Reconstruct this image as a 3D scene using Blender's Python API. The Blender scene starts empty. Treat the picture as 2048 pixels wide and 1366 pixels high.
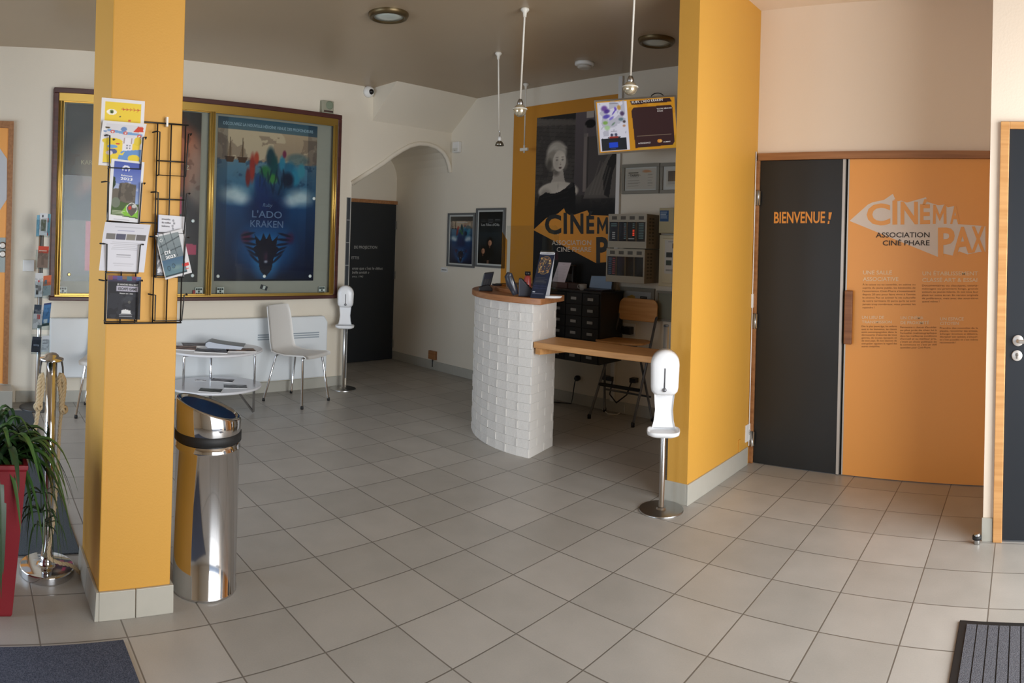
import bpy, math, random
import numpy as np
from mathutils import Vector, Matrix
random.seed(7)
C = bpy.context.scene.collection
SC = bpy.context.scene

# ------------------------------------------------------------------ camera
F, CX, CY, YAW, PITCH, ROLL, EYE = 1345.05, 1024.0, 479.83, .763, .0034, -.0287, 1.5467
def _rot(yaw, pitch, roll):
    cy, sy, cp, sp, cr, sr = math.cos(yaw), math.sin(yaw), math.cos(pitch), math.sin(pitch), math.cos(roll), math.sin(roll)
    return (Matrix(((cy, -sy, 0), (sy, cy, 0), (0, 0, 1))) @ Matrix(((1, 0, 0), (0, cp, -sp), (0, sp, cp)))
            @ Matrix(((cr, 0, sr), (0, 1, 0), (-sr, 0, cr))))
RM = _rot(YAW, PITCH, ROLL)
cd = bpy.data.cameras.new('camera')
cam = bpy.data.objects.new('camera', cd); C.objects.link(cam); SC.camera = cam
cam.location = (0, 0, EYE)
cam.rotation_euler = (RM @ Matrix.Rotation(math.pi / 2, 3, 'X')).to_euler()
cd.type = 'PANO'; cd.panorama_type = 'CENTRAL_CYLINDRICAL'      # the photograph is a stitched cylindrical phone panorama
cd.central_cylindrical_radius = 1.0
cd.central_cylindrical_range_u_min = -CX / F; cd.central_cylindrical_range_u_max = (2048 - CX) / F
cd.central_cylindrical_range_v_min = -(1366 - CY) / F; cd.central_cylindrical_range_v_max = CY / F
cd.clip_start = .02
# ------------------------------------------------------------------ light, exposure
SC.view_settings.view_transform = 'Standard'; SC.view_settings.look = 'None'
SC.view_settings.exposure = 0.0; SC.view_settings.gamma = 1.0; SC.view_settings.use_curve_mapping = False
wd = bpy.data.worlds.new('sky'); SC.world = wd; wd.use_nodes = True
bg = wd.node_tree.nodes['Background']; bg.inputs[0].default_value = (.55, .72, 1, 1); bg.inputs[1].default_value = .6
def area(name, loc, aim, sx, sy, power, col, spread=180):
    l = bpy.data.lights.new(name, 'AREA'); l.shape = 'RECTANGLE'; l.size = sx; l.size_y = sy
    l.energy = power; l.color = col; l.spread = math.radians(spread)
    o = bpy.data.objects.new(name, l); C.objects.link(o); o.location = loc
    o.rotation_euler = Vector(aim).to_track_quat('-Z', 'Y').to_euler(); return o
# daylight through the glazed street front (behind the camera, +x) and the side glazing (-y)
area('daylight_front_sky', (1.70, 2.2, 1.45), (-1, .22, -.12), 2.9, 2.4, 96, (.85, .93, 1), 130)
area('daylight_front_street', (1.73, 2.2, 1.0), (-1, .1, .36), 2.9, 1.6, 56, (1, .86, .70))
area('daylight_side_sky', (-3.7, -2.55, 1.35), (-.05, 1, -.58), 3.4, 2.1, 96, (.66, .82, 1))
area('daylight_side_street', (-3.5, -2.58, .9), (0, 1, .40), 3.4, 1.2, 12, (1, .84, .66))

# ------------------------------------------------------------------ photo-to-plane measuring helpers
def ray(px, py):
    th = (px - CX) / F; h = (CY - py) / F
    return RM @ Vector((math.sin(th), math.cos(th), h))
def at_x(px, py, X): d = ray(px, py); return Vector((0, 0, EYE)) + d * (X / d.x)
def at_y(px, py, Y): d = ray(px, py); return Vector((0, 0, EYE)) + d * (Y / d.y)
def at_z(px, py, Z): d = ray(px, py); return Vector((0, 0, EYE)) + d * ((Z - EYE) / d.z)
def at_d(px, py, D): d = ray(px, py); return Vector((0, 0, EYE)) + d * (D / math.hypot(d.x, d.y))

# ------------------------------------------------------------------ materials
def lin(c):
    c = np.asarray(c, float) / 255.
    return np.where(c <= .04045, c / 12.92, ((c + .055) / 1.055) ** 2.4)
def rgba(c): return tuple(float(x) for x in lin(c)) + (1,)
MATS = {}
def mat(name, col, rough=.6, metal=0., spec=.5, bump=0., bscale=60., var=0., vscale=3., coat=0.):
    if name in MATS: return MATS[name]
    m = bpy.data.materials.new(name); m.use_nodes = True; nt = m.node_tree; b = nt.nodes['Principled BSDF']
    b.inputs['Base Color'].default_value = rgba(col); b.inputs['Roughness'].default_value = rough
    b.inputs['Metallic'].default_value = metal; b.inputs['Specular IOR Level'].default_value = spec
    b.inputs['Coat Weight'].default_value = coat
    if bump or var:
        tc = nt.nodes.new('ShaderNodeTexCoord')
    if bump:
        n = nt.nodes.new('ShaderNodeTexNoise'); n.inputs['Scale'].default_value = bscale; n.inputs['Detail'].default_value = 4
        bp = nt.nodes.new('ShaderNodeBump'); bp.inputs['Strength'].default_value = bump; bp.inputs['Distance'].default_value = .01
        nt.links.new(tc.outputs['Object'], n.inputs['Vector']); nt.links.new(n.outputs['Fac'], bp.inputs['Height'])
        nt.links.new(bp.outputs['Normal'], b.inputs['Normal'])
    if var:
        n = nt.nodes.new('ShaderNodeTexNoise'); n.inputs['Scale'].default_value = vscale; n.inputs['Detail'].default_value = 5
        mx = nt.nodes.new('ShaderNodeMix'); mx.data_type = 'RGBA'
        mx.inputs[6].default_value = tuple(x * (1 - var) for x in rgba(col)[:3]) + (1,)
        mx.inputs[7].default_value = tuple(min(1, x * (1 + var)) for x in rgba(col)[:3]) + (1,)
        nt.links.new(tc.outputs['Object'], n.inputs['Vector']); nt.links.new(n.outputs['Fac'], mx.inputs[0])
        nt.links.new(mx.outputs[2], b.inputs['Base Color'])
    MATS[name] = m; return m
def wood(name, c1, c2, rough=.45, scale=(2, 40, 40)):
    if name in MATS: return MATS[name]
    m = bpy.data.materials.new(name); m.use_nodes = True; nt = m.node_tree; b = nt.nodes['Principled BSDF']
    tc = nt.nodes.new('ShaderNodeTexCoord'); mp = nt.nodes.new('ShaderNodeMapping'); mp.inputs['Scale'].default_value = scale
    n = nt.nodes.new('ShaderNodeTexNoise'); n.inputs['Scale'].default_value = 1.0; n.inputs['Detail'].default_value = 6
    r = nt.nodes.new('ShaderNodeValToRGB'); r.color_ramp.elements[0].color = rgba(c1); r.color_ramp.elements[1].color = rgba(c2)
    r.color_ramp.elements[0].position = .35; r.color_ramp.elements[1].position = .65
    nt.links.new(tc.outputs['Object'], mp.inputs[0]); nt.links.new(mp.outputs[0], n.inputs['Vector'])
    nt.links.new(n.outputs['Fac'], r.inputs[0]); nt.links.new(r.outputs[0], b.inputs['Base Color'])
    b.inputs['Roughness'].default_value = rough
    MATS[name] = m; return m
def clear(name, tint=(255, 255, 255), rough=.02, refl=1.0):
    if name in MATS: return MATS[name]
    m = bpy.data.materials.new(name); m.use_nodes = True; nt = m.node_tree
    nt.nodes.remove(nt.nodes['Principled BSDF']); out = nt.nodes['Material Output']
    t = nt.nodes.new('ShaderNodeBsdfTransparent'); t.inputs[0].default_value = rgba(tint)
    g = nt.nodes.new('ShaderNodeBsdfGlossy'); g.inputs['Roughness'].default_value = rough
    fr = nt.nodes.new('ShaderNodeFresnel'); fr.inputs[0].default_value = 1.5
    ml = nt.nodes.new('ShaderNodeMath'); ml.operation = 'MULTIPLY'; ml.inputs[1].default_value = refl
    ms = nt.nodes.new('ShaderNodeMixShader')
    ge = nt.nodes.new('ShaderNodeNewGeometry'); iv = nt.nodes.new('ShaderNodeMath'); iv.operation = 'SUBTRACT'; iv.inputs[0].default_value = 1
    m2 = nt.nodes.new('ShaderNodeMath'); m2.operation = 'MULTIPLY'          # reflect on the outer faces of the pane only
    nt.links.new(ge.outputs['Backfacing'], iv.inputs[1]); nt.links.new(fr.outputs[0], ml.inputs[0]); nt.links.new(ml.outputs[0], m2.inputs[0]); nt.links.new(iv.outputs[0], m2.inputs[1])
    nt.links.new(m2.outputs[0], ms.inputs[0])
    nt.links.new(t.outputs[0], ms.inputs[1]); nt.links.new(g.outputs[0], ms.inputs[2]); nt.links.new(ms.outputs[0], out.inputs[0])
    MATS[name] = m; return m
def printed(name, rough=.5, emit=0., spec=.5):
    if name in MATS: return MATS[name]
    m = bpy.data.materials.new(name); m.use_nodes = True; nt = m.node_tree; b = nt.nodes['Principled BSDF']
    a = nt.nodes.new('ShaderNodeVertexColor'); a.layer_name = 'Col'
    nt.links.new(a.outputs[0], b.inputs['Base Color']); b.inputs['Roughness'].default_value = rough
    b.inputs['Specular IOR Level'].default_value = spec
    if emit:
        nt.links.new(a.outputs[0], b.inputs['Emission Color']); b.inputs['Emission Strength'].default_value = emit
        b.inputs['Base Color'].default_value = (0, 0, 0, 1); nt.links.remove(b.inputs['Base Color'].links[0])
    MATS[name] = m; return m
def floor_material():
    m = bpy.data.materials.new('floor_tiles'); m.use_nodes = True; nt = m.node_tree; b = nt.nodes['Principled BSDF']
    N = nt.nodes.new; L = nt.links.new
    tc = N('ShaderNodeTexCoord'); sp = N('ShaderNodeSeparateXYZ'); L(tc.outputs['Object'], sp.inputs[0])
    T = 1 / 3
    def math_(op, a, bb=None):
        n = N('ShaderNodeMath'); n.operation = op
        for i, v in enumerate((a, bb)):
            if v is None: continue
            if isinstance(v, (int, float)): n.inputs[i].default_value = v
            else: L(v, n.inputs[i])
        return n.outputs[0]
    cells = []; dist = []
    for k, off in ((0, -2.798), (1, 1.301)):
        u = math_('DIVIDE', math_('SUBTRACT', sp.outputs[k], off), T)
        cells.append(math_('FLOOR', u)); fr = math_('FRACT', u)
        dist.append(math_('MINIMUM', fr, math_('SUBTRACT', 1.0, fr)))
    d = math_('MINIMUM', dist[0], dist[1])
    grout = N('ShaderNodeMapRange'); grout.inputs[1].default_value = .006; grout.inputs[2].default_value = .0115; L(d, grout.inputs[0])
    cb = N('ShaderNodeCombineXYZ'); L(cells[0], cb.inputs[0]); L(cells[1], cb.inputs[1])
    wn = N('ShaderNodeTexWhiteNoise'); L(cb.outputs[0], wn.inputs[0])
    no = N('ShaderNodeTexNoise'); no.inputs['Scale'].default_value = 5; no.inputs['Detail'].default_value = 6; L(tc.outputs['Object'], no.inputs['Vector'])
    fine = N('ShaderNodeTexNoise'); fine.inputs['Scale'].default_value = 160; fine.inputs['Detail'].default_value = 2; L(tc.outputs['Object'], fine.inputs['Vector'])
    s = math_('ADD', math_('ADD', math_('MULTIPLY', wn.outputs[0], .30), math_('MULTIPLY', no.outputs['Fac'], .55)), math_('MULTIPLY', fine.outputs['Fac'], .25))
    r = N('ShaderNodeValToRGB'); r.color_ramp.elements[0].color = rgba((158, 154, 147)); r.color_ramp.elements[1].color = rgba((182, 177, 170))
    r.color_ramp.elements[0].position = .25; r.color_ramp.elements[1].position = .85; L(s, r.inputs[0])
    mx = N('ShaderNodeMix'); mx.data_type = 'RGBA'; mx.inputs[6].default_value = rgba((112, 106, 98)); L(grout.outputs[0], mx.inputs[0]); L(r.outputs[0], mx.inputs[7])
    L(mx.outputs[2], b.inputs['Base Color'])
    b.inputs['Roughness'].default_value = .36; b.inputs['Specular IOR Level'].default_value = .45
    bp = N('ShaderNodeBump'); bp.inputs['Strength'].default_value = .5; bp.inputs['Distance'].default_value = .002
    h = math_('ADD', grout.outputs[0], math_('MULTIPLY', no.outputs['Fac'], .12)); L(h, bp.inputs['Height']); L(bp.outputs[0], b.inputs['Normal'])
    return m
def carpet_material(name, c1, c2, stripe=None):
    m = bpy.data.materials.new(name); m.use_nodes = True; nt = m.node_tree; b = nt.nodes['Principled BSDF']
    N = nt.nodes.new; L = nt.links.new
    tc = N('ShaderNodeTexCoord'); n = N('ShaderNodeTexNoise'); n.inputs['Scale'].default_value = 260; n.inputs['Detail'].default_value = 3
    L(tc.outputs['Object'], n.inputs['Vector'])
    r = N('ShaderNodeValToRGB'); r.color_ramp.elements[0].color = rgba(c1); r.color_ramp.elements[1].color = rgba(c2)
    r.color_ramp.elements[0].position = .35; r.color_ramp.elements[1].position = .68; L(n.outputs['Fac'], r.inputs[0])
    L(r.outputs[0], b.inputs['Base Color']); b.inputs['Roughness'].default_value = .95; b.inputs['Specular IOR Level'].default_value = .1
    bp = N('ShaderNodeBump'); bp.inputs['Strength'].default_value = .8; bp.inputs['Distance'].default_value = .004
    L(n.outputs['Fac'], bp.inputs['Height']); L(bp.outputs[0], b.inputs['Normal'])
    return m
M_wall = mat('wall_paint', (230, 220, 202), .75, bump=.10, bscale=90)
M_entry = mat('entry_wall_paint', (240, 223, 203), .7, bump=.06, bscale=90)
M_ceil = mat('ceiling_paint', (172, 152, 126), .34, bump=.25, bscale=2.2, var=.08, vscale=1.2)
M_yellow = mat('yellow_paint', (211, 157, 64), .55, bump=.05, bscale=120)
M_orange = mat('orange_laminate', (242, 168, 86), .42)
M_panel = mat('ochre_panel', (205, 138, 38), .5)
M_black = mat('black_laminate', (32, 32, 31), .45)
M_skirt = mat('skirting_tile', (180, 177, 166), .4, var=.06, vscale=12)
M_white = mat('white_plastic', (235, 235, 236), .3)
M_satin = mat('satin_white', (232, 230, 226), .45)
M_chrome = mat('polished_steel', (212, 212, 214), .07, 1)
M_brush = mat('brushed_steel', (185, 184, 182), .28, 1)
M_dgrey = mat('dark_grey_metal', (92, 92, 92), .4, .7)
M_wire = mat('black_wire', (22, 22, 23), .45)
M_rubber = mat('black_rubber', (24, 24, 25), .6)
M_beech = wood('beech_wood', (198, 142, 84), (214, 160, 102))
M_lintel = wood('brown_wood', (150, 100, 60), (172, 120, 76))
M_counterwood = wood('counter_wood', (160, 104, 64), (180, 124, 80), .35)
M_print = printed('printed_paper', .6, 0, .3); M_gloss = printed('glossy_print', .3)

# ------------------------------------------------------------------ mesh builder
class MB:
    def __init__(s): s.v = []; s.f = []; s.sm = []
    def add(s, vs, fs, smooth=False):
        o = len(s.v); s.v += [tuple(x) for x in vs]; s.f += [tuple(i + o for i in f) for f in fs]; s.sm += [smooth] * len(fs); return s
    def box(s, x0, x1, y0, y1, z0, z1):
        v = [(x, y, z) for z in (z0, z1) for y in (y0, y1) for x in (x0, x1)]
        return s.add(v, [(0, 2, 3, 1), (4, 5, 7, 6), (0, 1, 5, 4), (2, 6, 7, 3), (0, 4, 6, 2), (1, 3, 7, 5)])
    def obox(s, c, a, b, n):            # centre, half-vectors
        c, a, b, n = Vector(c), Vector(a), Vector(b), Vector(n)
        if a.cross(b).dot(n) < 0: n = -n
        v = [c + a * i + b * j + n * k for k in (-1, 1) for j in (-1, 1) for i in (-1, 1)]
        return s.add(v, [(0, 2, 3, 1), (4, 5, 7, 6), (0, 1, 5, 4), (2, 6, 7, 3), (0, 4, 6, 2), (1, 3, 7, 5)])
    def tube(s, pts, r, n=10, closed=False, caps=True):
        pts = [Vector(p) for p in pts]; k = len(pts); rr = r if isinstance(r, (list, tuple)) else [r] * k
        ref = None; vs = []
        for i, p in enumerate(pts):
            t = (pts[(i + 1) % k] - pts[i - 1]) if closed else (pts[min(i + 1, k - 1)] - pts[max(i - 1, 0)])
            t.normalize()
            if ref is None:
                ref = Vector((0, 0, 1)) if abs(t.z) < .9 else Vector((1, 0, 0))
            u = t.cross(ref)
            if u.length < 1e-6: u = t.orthogonal()
            u.normalize(); w = u.cross(t); w.normalize(); ref = w
            # true section so bends keep their width
            vs += [p + (u * math.cos(2 * math.pi * j / n) + w * math.sin(2 * math.pi * j / n)) * rr[i] for j in range(n)]
        fs = []
        for i in range(k if closed else k - 1):
            a, b = i * n, ((i + 1) % k) * n
            fs += [(a + j, b + j, b + (j + 1) % n, a + (j + 1) % n)[::-1] for j in range(n)]
        s.add(vs, fs, True)
        if caps and not closed:
            o = len(s.v) - len(vs)
            s.f += [tuple(o + j for j in range(n))[::-1] if False else tuple(o + j for j in range(n)), tuple(o + (k - 1) * n + j for j in range(n))[::-1]]; s.sm += [False, False]
        return s
    def lathe(s, prof, c=(0, 0), n=32, caps=True, sx=1, sy=1):
        k = len(prof); vs = []
        for r, z in prof: vs += [(c[0] + sx * r * math.cos(2 * math.pi * j / n), c[1] + sy * r * math.sin(2 * math.pi * j / n), z) for j in range(n)]
        fs = [(i * n + j, i * n + (j + 1) % n, (i + 1) * n + (j + 1) % n, (i + 1) * n + j) for i in range(k - 1) for j in range(n)]
        s.add(vs, fs, True); o = len(s.v) - len(vs)
        if caps:
            s.f += [tuple(o + j for j in range(n))[::-1], tuple(o + (k - 1) * n + j for j in range(n))]; s.sm += [False, False]
        return s
    def prism(s, poly, p, u, v, n):      # 2-D outline on plane (p,u,v), pushed along n
        p, u, v, n = Vector(p), Vector(u), Vector(v), Vector(n)
        area = sum(poly[i][0] * poly[(i + 1) % len(poly)][1] - poly[(i + 1) % len(poly)][0] * poly[i][1] for i in range(len(poly)))
        if (area > 0) != (u.cross(v).dot(n) > 0): poly = poly[::-1]
        k = len(poly); a = [p + u * x + v * y for x, y in poly]; b = [q + n for q in a]
        return s.add(a + b, [tuple(range(k))[::-1], tuple(range(k, 2 * k))] + [(i, (i + 1) % k, k + (i + 1) % k, k + i) for i in range(k)])
    def flat(s, poly, off, thick=None):  # world-space polygon given as points, thickened along off
        pts = [Vector(p) for p in poly]; off = Vector(off); k = len(pts)
        nn = sum(((pts[i] - pts[0]).cross(pts[(i + 1) % k] - pts[0]) for i in range(1, k - 1)), Vector())
        if nn.dot(off) < 0: pts = pts[::-1]
        return s.add(pts + [p + off for p in pts], [tuple(range(k))[::-1], tuple(range(k, 2 * k))] + [(i, (i + 1) % k, k + (i + 1) % k, k + i) for i in range(k)])
    def ball(s, c, r, n=14, sz=1.0, m=8):
        prof = [(r * math.sin(math.pi * i / m), c[2] - sz * r * math.cos(math.pi * i / m)) for i in range(m + 1)]
        prof[0] = (r * .02, prof[0][1]); prof[-1] = (r * .02, prof[-1][1])
        return s.lathe(prof, (c[0], c[1]), n)
    def xform(s, m):
        s.v = [tuple(m @ Vector(v)) for v in s.v]; return s

def wloc(o):
    l = Vector((0, 0, 0))
    while o is not None: l = l + o.location; o = o.parent
    return l
def obj(name, mb, m, parent=None, bevel=0, seg=2, col=None, local=False):
    me = bpy.data.meshes.new(name)
    V = np.array(mb.v, dtype=float)
    loc = None
    if parent is None:
        lo, hi = V.min(0), V.max(0); loc = Vector(((lo[0] + hi[0]) / 2, (lo[1] + hi[1]) / 2, lo[2])); V = V - np.array(loc)
    elif not local: V = V - np.array(wloc(parent))
    me.from_pydata(V.tolist(), [], mb.f); me.materials.append(m)
    me.polygons.foreach_set('use_smooth', np.array(mb.sm, dtype=bool))
    if col is not None:
        a = me.color_attributes.new('Col', 'FLOAT_COLOR', 'POINT')
        cc = np.ones((len(V), 4)); cc[:, :3] = col; a.data.foreach_set('color', cc.ravel())
    me.update()
    o = bpy.data.objects.new(name, me); C.objects.link(o)
    if parent is None: o.location = loc
    else: o.parent = parent
    if bevel:
        b = o.modifiers.new('bevel', 'BEVEL'); b.width = bevel; b.segments = seg; b.limit_method = 'ANGLE'; b.angle_limit = math.radians(40)
    return o
def tag(o, label=None, cat=None, group=None, kind=None):
    if label: o['label'] = label
    if cat: o['category'] = cat
    if group: o['group'] = group
    if kind: o['kind'] = kind
    return o
def thing(name, loc, label, cat, group=None):
    o = bpy.data.objects.new(name, None); C.objects.link(o); o.location = loc; o.empty_display_size = .1
    return tag(o, label, cat, group)
def struct(name, mb, m, label=None, bevel=0):
    o = obj(name, mb, m, bevel=bevel); o['kind'] = 'structure'
    o['category'] = name.split('_')[0]
    if label: o['label'] = label
    return o
# ---- lettering
_tc = {}
def glyphs(s, off=.0):
    k = (s, off)
    if k not in _tc:
        cu = bpy.data.curves.new('t', 'FONT'); cu.body = s; cu.size = 1; cu.offset = off; cu.resolution_u = 3; cu.fill_mode = 'FRONT'
        o = bpy.data.objects.new('t', cu); C.objects.link(o); dg = bpy.context.evaluated_depsgraph_get(); dg.update()
        me = bpy.data.meshes.new_from_object(o.evaluated_get(dg))
        _tc[k] = (np.array([v.co[:2] for v in me.vertices]).reshape(-1, 2), [tuple(p.vertices) for p in me.polygons])
        bpy.data.objects.remove(o); bpy.data.curves.remove(cu); bpy.data.meshes.remove(me)
    return _tc[k]
def write(mb, s, p, u, v, h=None, w=None, off=.0, align='l', lift=.0015, slant=0.):
    """letters of s on the plane at p (baseline start), u = reading direction, v = up (unit); h = capital height, w = width the line is fitted to"""
    V, fs = glyphs(s, off)
    if not len(V): return
    p, u, v = Vector(p), Vector(u).normalized(), Vector(v).normalized(); n = u.cross(v)
    x0, x1 = V[:, 0].min(), V[:, 0].max(); cap = glyphs('H', off)[0][:, 1].max()
    sy = h / cap if h else w / (x1 - x0); sx = w / (x1 - x0) if w else sy
    sh = {'l': -x0 * sx, 'c': -(x0 + x1) / 2 * sx, 'r': -x1 * sx}[align]
    mb.add([p + u * (x * sx + sh + slant * y * sy) + v * (y * sy) + n * lift for x, y in V], fs)
def fit_letter(mb, s, a, b, n, off=.0, top=None):
    """one word filled into the quad whose lower-left/lower-right are a[0],a[1] and upper-left/right b[0],b[1]"""
    V, fs = glyphs(s, off)
    if s == 'M': V = np.array([(0, 0), (.03, 1), (.2, 1), (.5, .48), (.8, 1), (.97, 1), (1, 0), (.79, 0), (.775, .60), (.5, .14), (.225, .60), (.21, 0)]); fs = [(0, 1, 2, 10, 11), (2, 3, 9, 10), (3, 4, 8, 9), (4, 5, 6, 7, 8)]; fs = [f[::-1] for f in fs]
    x0, y0 = V.min(0); x1, y1 = V.max(0)
    a0, a1, b0, b1 = Vector(a[0]), Vector(a[1]), Vector(b[0]), Vector(b[1]); n = Vector(n)
    out = []
    for x, y in V:
        s_, t = (x - x0) / (x1 - x0), (y - y0) / (y1 - y0)
        out.append((a0.lerp(a1, s_)).lerp(b0.lerp(b1, s_), t) + n)
    mb.add(out, fs)
# ---- printed pictures as fine colour grids
class Art:
    def __init__(s, w, h, bg=(255, 255, 255)):
        s.w, s.h = w, h; s.u, s.v = np.meshgrid(np.linspace(0, 1, w), np.linspace(0, 1, h)); s.c = np.zeros((h, w, 3)); s.c[:] = bg
    def mix(s, m, col, a=1.):
        m = (np.asarray(m, float) * a)[..., None]; s.c = s.c * (1 - m) + np.asarray(col, float) * m; return s
    def rect(s, u0, u1, v0, v1, col, a=1): return s.mix((s.u >= u0) & (s.u <= u1) & (s.v >= v0) & (s.v <= v1), col, a)
    def ell(s, cu, cv, ru, rv, col, a=1, soft=0, rot=0):
        du, dv = s.u - cu, s.v - cv; c, q = math.cos(rot), math.sin(rot)
        asp = s.h / s.w
        x, y = du * c + dv * asp * q, -du * q + dv * asp * c
        d = np.sqrt((x / ru) ** 2 + (y / (rv * asp)) ** 2)
        return s.mix(np.clip((1 - d) / soft, 0, 1) if soft else d < 1, col, a)
    def poly(s, pts, col, a=1):
        ins = np.zeros(s.u.shape, bool)
        for i in range(len(pts)):
            (x0, y0), (x1, y1) = pts[i], pts[(i + 1) % len(pts)]
            if y0 == y1: continue
            ins ^= ((s.v > min(y0, y1)) & (s.v <= max(y0, y1)) & (s.u < x0 + (s.v - y0) / (y1 - y0) * (x1 - x0)))
        return s.mix(ins, col, a)
    def grad(s, v0, v1, c0, c1, u0=0, u1=1, a=1):
        t = np.clip((s.v - v0) / (v1 - v0), 0, 1)[..., None]; g = np.asarray(c0, float) * (1 - t) + np.asarray(c1, float) * t
        m = ((s.v >= min(v0, v1)) & (s.v <= max(v0, v1)) & (s.u >= u0) & (s.u <= u1))[..., None] * a
        s.c = s.c * (1 - m) + g * m; return s
    def noise(s, sc, seed=0, asp=None):
        out = np.zeros(s.u.shape); amp = 1; tot = 0; asp = asp or s.h / s.w
        for o in range(4):
            g = np.random.RandomState(seed + o).rand(80, 80); x, y = s.u * sc, s.v * sc * asp
            i, j = np.floor(x).astype(int), np.floor(y).astype(int); fx, fy = x - i, y - j; fx = fx * fx * (3 - 2 * fx); fy = fy * fy * (3 - 2 * fy)
            q = lambda a, b: g[(j + b) % 80, (i + a) % 80]
            out += amp * ((q(0, 0) * (1 - fx) + q(1, 0) * fx) * (1 - fy) + (q(0, 1) * (1 - fx) + q(1, 1) * fx) * fy); tot += amp; amp *= .5; sc *= 2
        return out / tot
    def lines(s, u0, u1, v0, v1, n, col, a=.7, seed=0, ragged=.25, center=False):
        r = random.Random(seed); st = (v1 - v0) / n
        for k in range(n):
            e = (u1 - u0) * r.uniform(0, ragged)
            s.rect(u0 + (e / 2 if center else 0), u1 - (e / 2 if center else e), v0 + (k + .3) * st, v0 + (k + .75) * st, col, a * r.uniform(.7, 1))
        return s
def sheet(name, art, p, U, V, parent=None, m=None, thick=.001, edge=(236, 234, 230), bend=None):
    """picture on the parallelogram p + u*U + v*V, with real thickness behind it; bend(u, v) pushes it along its normal"""
    p, U, V = np.array(p, float), np.array(U, float), np.array(V, float); n = np.cross(U, V); n /= np.linalg.norm(n)
    b = bend(art.u, art.v) if bend else np.zeros(art.u.shape)
    P = p + art.u[..., None] * U + art.v[..., None] * V + b[..., None] * n
    w, h = art.w, art.h; idx = np.arange(w * h).reshape(h, w)
    q = np.stack([idx[:-1, :-1], idx[:-1, 1:], idx[1:, 1:], idx[1:, :-1]], -1).reshape(-1, 4)
    mb = MB(); mb.v = P.reshape(-1, 3).tolist(); mb.f = [tuple(x) for x in q.tolist()]; mb.sm = [bool(bend)] * len(mb.f)
    ring = list(idx[0, :-1]) + list(idx[:-1, -1]) + list(idx[-1, :0:-1]) + list(idx[:0:-1, 0])
    Pf = P.reshape(-1, 3); k = len(ring); o = w * h
    fr = [Pf[i] for i in ring]; bk = [Pf[i] - n * thick for i in ring]
    mb.add(fr + bk, [(i, k + i, k + (i + 1) % k, (i + 1) % k) for i in range(k)])
    # back face as a strip grid that follows the bend
    B = (Pf - n * thick).tolist(); o2 = len(mb.v); mb.v += B; mb.f += [tuple(int(i) + o2 for i in x[::-1]) for x in q]; mb.sm += [bool(bend)] * len(q)
    col = np.concatenate([lin(art.c).reshape(-1, 3), np.tile(lin(edge), (2 * k, 1)), np.tile(lin(edge), (w * h, 1))])
    return obj(name, mb, m or M_print, parent, col=col)

# ================================================================== the setting
XW, YB, YD, YR, XR, ZC, ZE = -5.95, 5.15, 4.515, 3.66, -7.0, 3.15, 3.29
mb = MB().box(-7.25, 2.0, -2.75, 5.4, -.12, 0); fo = struct('floor', mb, floor_material()); 
fo.data.transform(Matrix.Translation(fo.location)); fo.location = (0, 0, 0)
mb = MB().box(-7.25, -1.93, -2.75, 5.4, ZC, ZC + .2).box(-1.93, 2.0, -2.75, 3.56, ZC, ZC + .2)
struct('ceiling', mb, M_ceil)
struct('ceiling_entry', MB().box(-1.93, 2.0, 3.56, 5.4, ZE, ZE + .2), M_entry)
# poster wall with the arched opening
arch = [(3.79, 2.115), (4.0, 2.245), (4.19, 2.363), (4.30, 2.445), (4.42, 2.52), (4.54, 2.585), (4.67, 2.625), (4.80, 2.633), (4.92, 2.615), (5.03, 2.565), (5.09, 2.50), (5.13, 2.42), (YB, 2.34)]
out = [(3.79, 0)] + arch + [(YB + .01, 2.34), (YB + .01, ZC), (-2.7, ZC), (-2.7, 0)]
mb = MB().prism(out, (XW, 0, 0), (0, 1, 0), (0, 0, 1), (-.22, 0, 0)); wl = struct('wall_left', mb, M_wall)
# plaster lip around the arch
lip = MB(); lp = [Vector((XW, y, z)) for y, z in arch]
lip.tube(lp, .026, 8); struct('trim_1', lip, M_wall, 'rounded plaster lip around the arch')
# passage behind the arch
vault = [(3.4, 2.115)] + arch[0:1] + arch[1:] 
mb = MB().prism(arch + [(YB, 2.75), (3.79, 2.75)], (XW - .22, 0, 0), (0, 1, 0), (0, 0, 1), (-.85, 0, 0)); struct('ceiling_vault', mb, M_wall)
struct('wall_passage', MB().box(XR - .15, XR, 3.2, 5.3, 0, ZC), M_wall)
struct('wall_passage_side', MB().box(XR, XW - .22, 3.3, 3.4, 0, ZC), M_wall)
struct('wall_back', MB().box(XR - .2, -1.92, YB, YB + .2, 0, ZC + .1), M_wall)
# sloping boxed soffit above the arch
mb = MB().prism([(XW, ZC + .02), (XW, 2.80), (-5.50, ZC + .02)], (0, 4.03, 0), (1, 0, 0), (0, 0, 1), (0, YB - 4.03 + .02, 0)); struct('wall_soffit', mb, M_wall)
# yellow partition wall and pillar
struct('wall_partition', MB().box(-2.055, -1.915, 3.565, YB + .1, 0, ZE + .05), M_yellow)
struct('pillar', MB().box(-2.985, -2.60, .545, .842, 0, ZC + .02), M_yellow, bevel=.004)
# entrance side
struct('wall_over_doors', MB().box(-1.915, -.2, YD, YD + .2, 2.243, ZE + .02), M_entry)
struct('wall_right', MB().box(-.2, -.145, YR, YD + .2, 0, ZE + .02).box(-.145, 2.0, YR, YR + .2, 2.275, ZE + .02).box(.84, 2.0, YR, YR + .2, 0, 2.275), M_entry)
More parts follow.
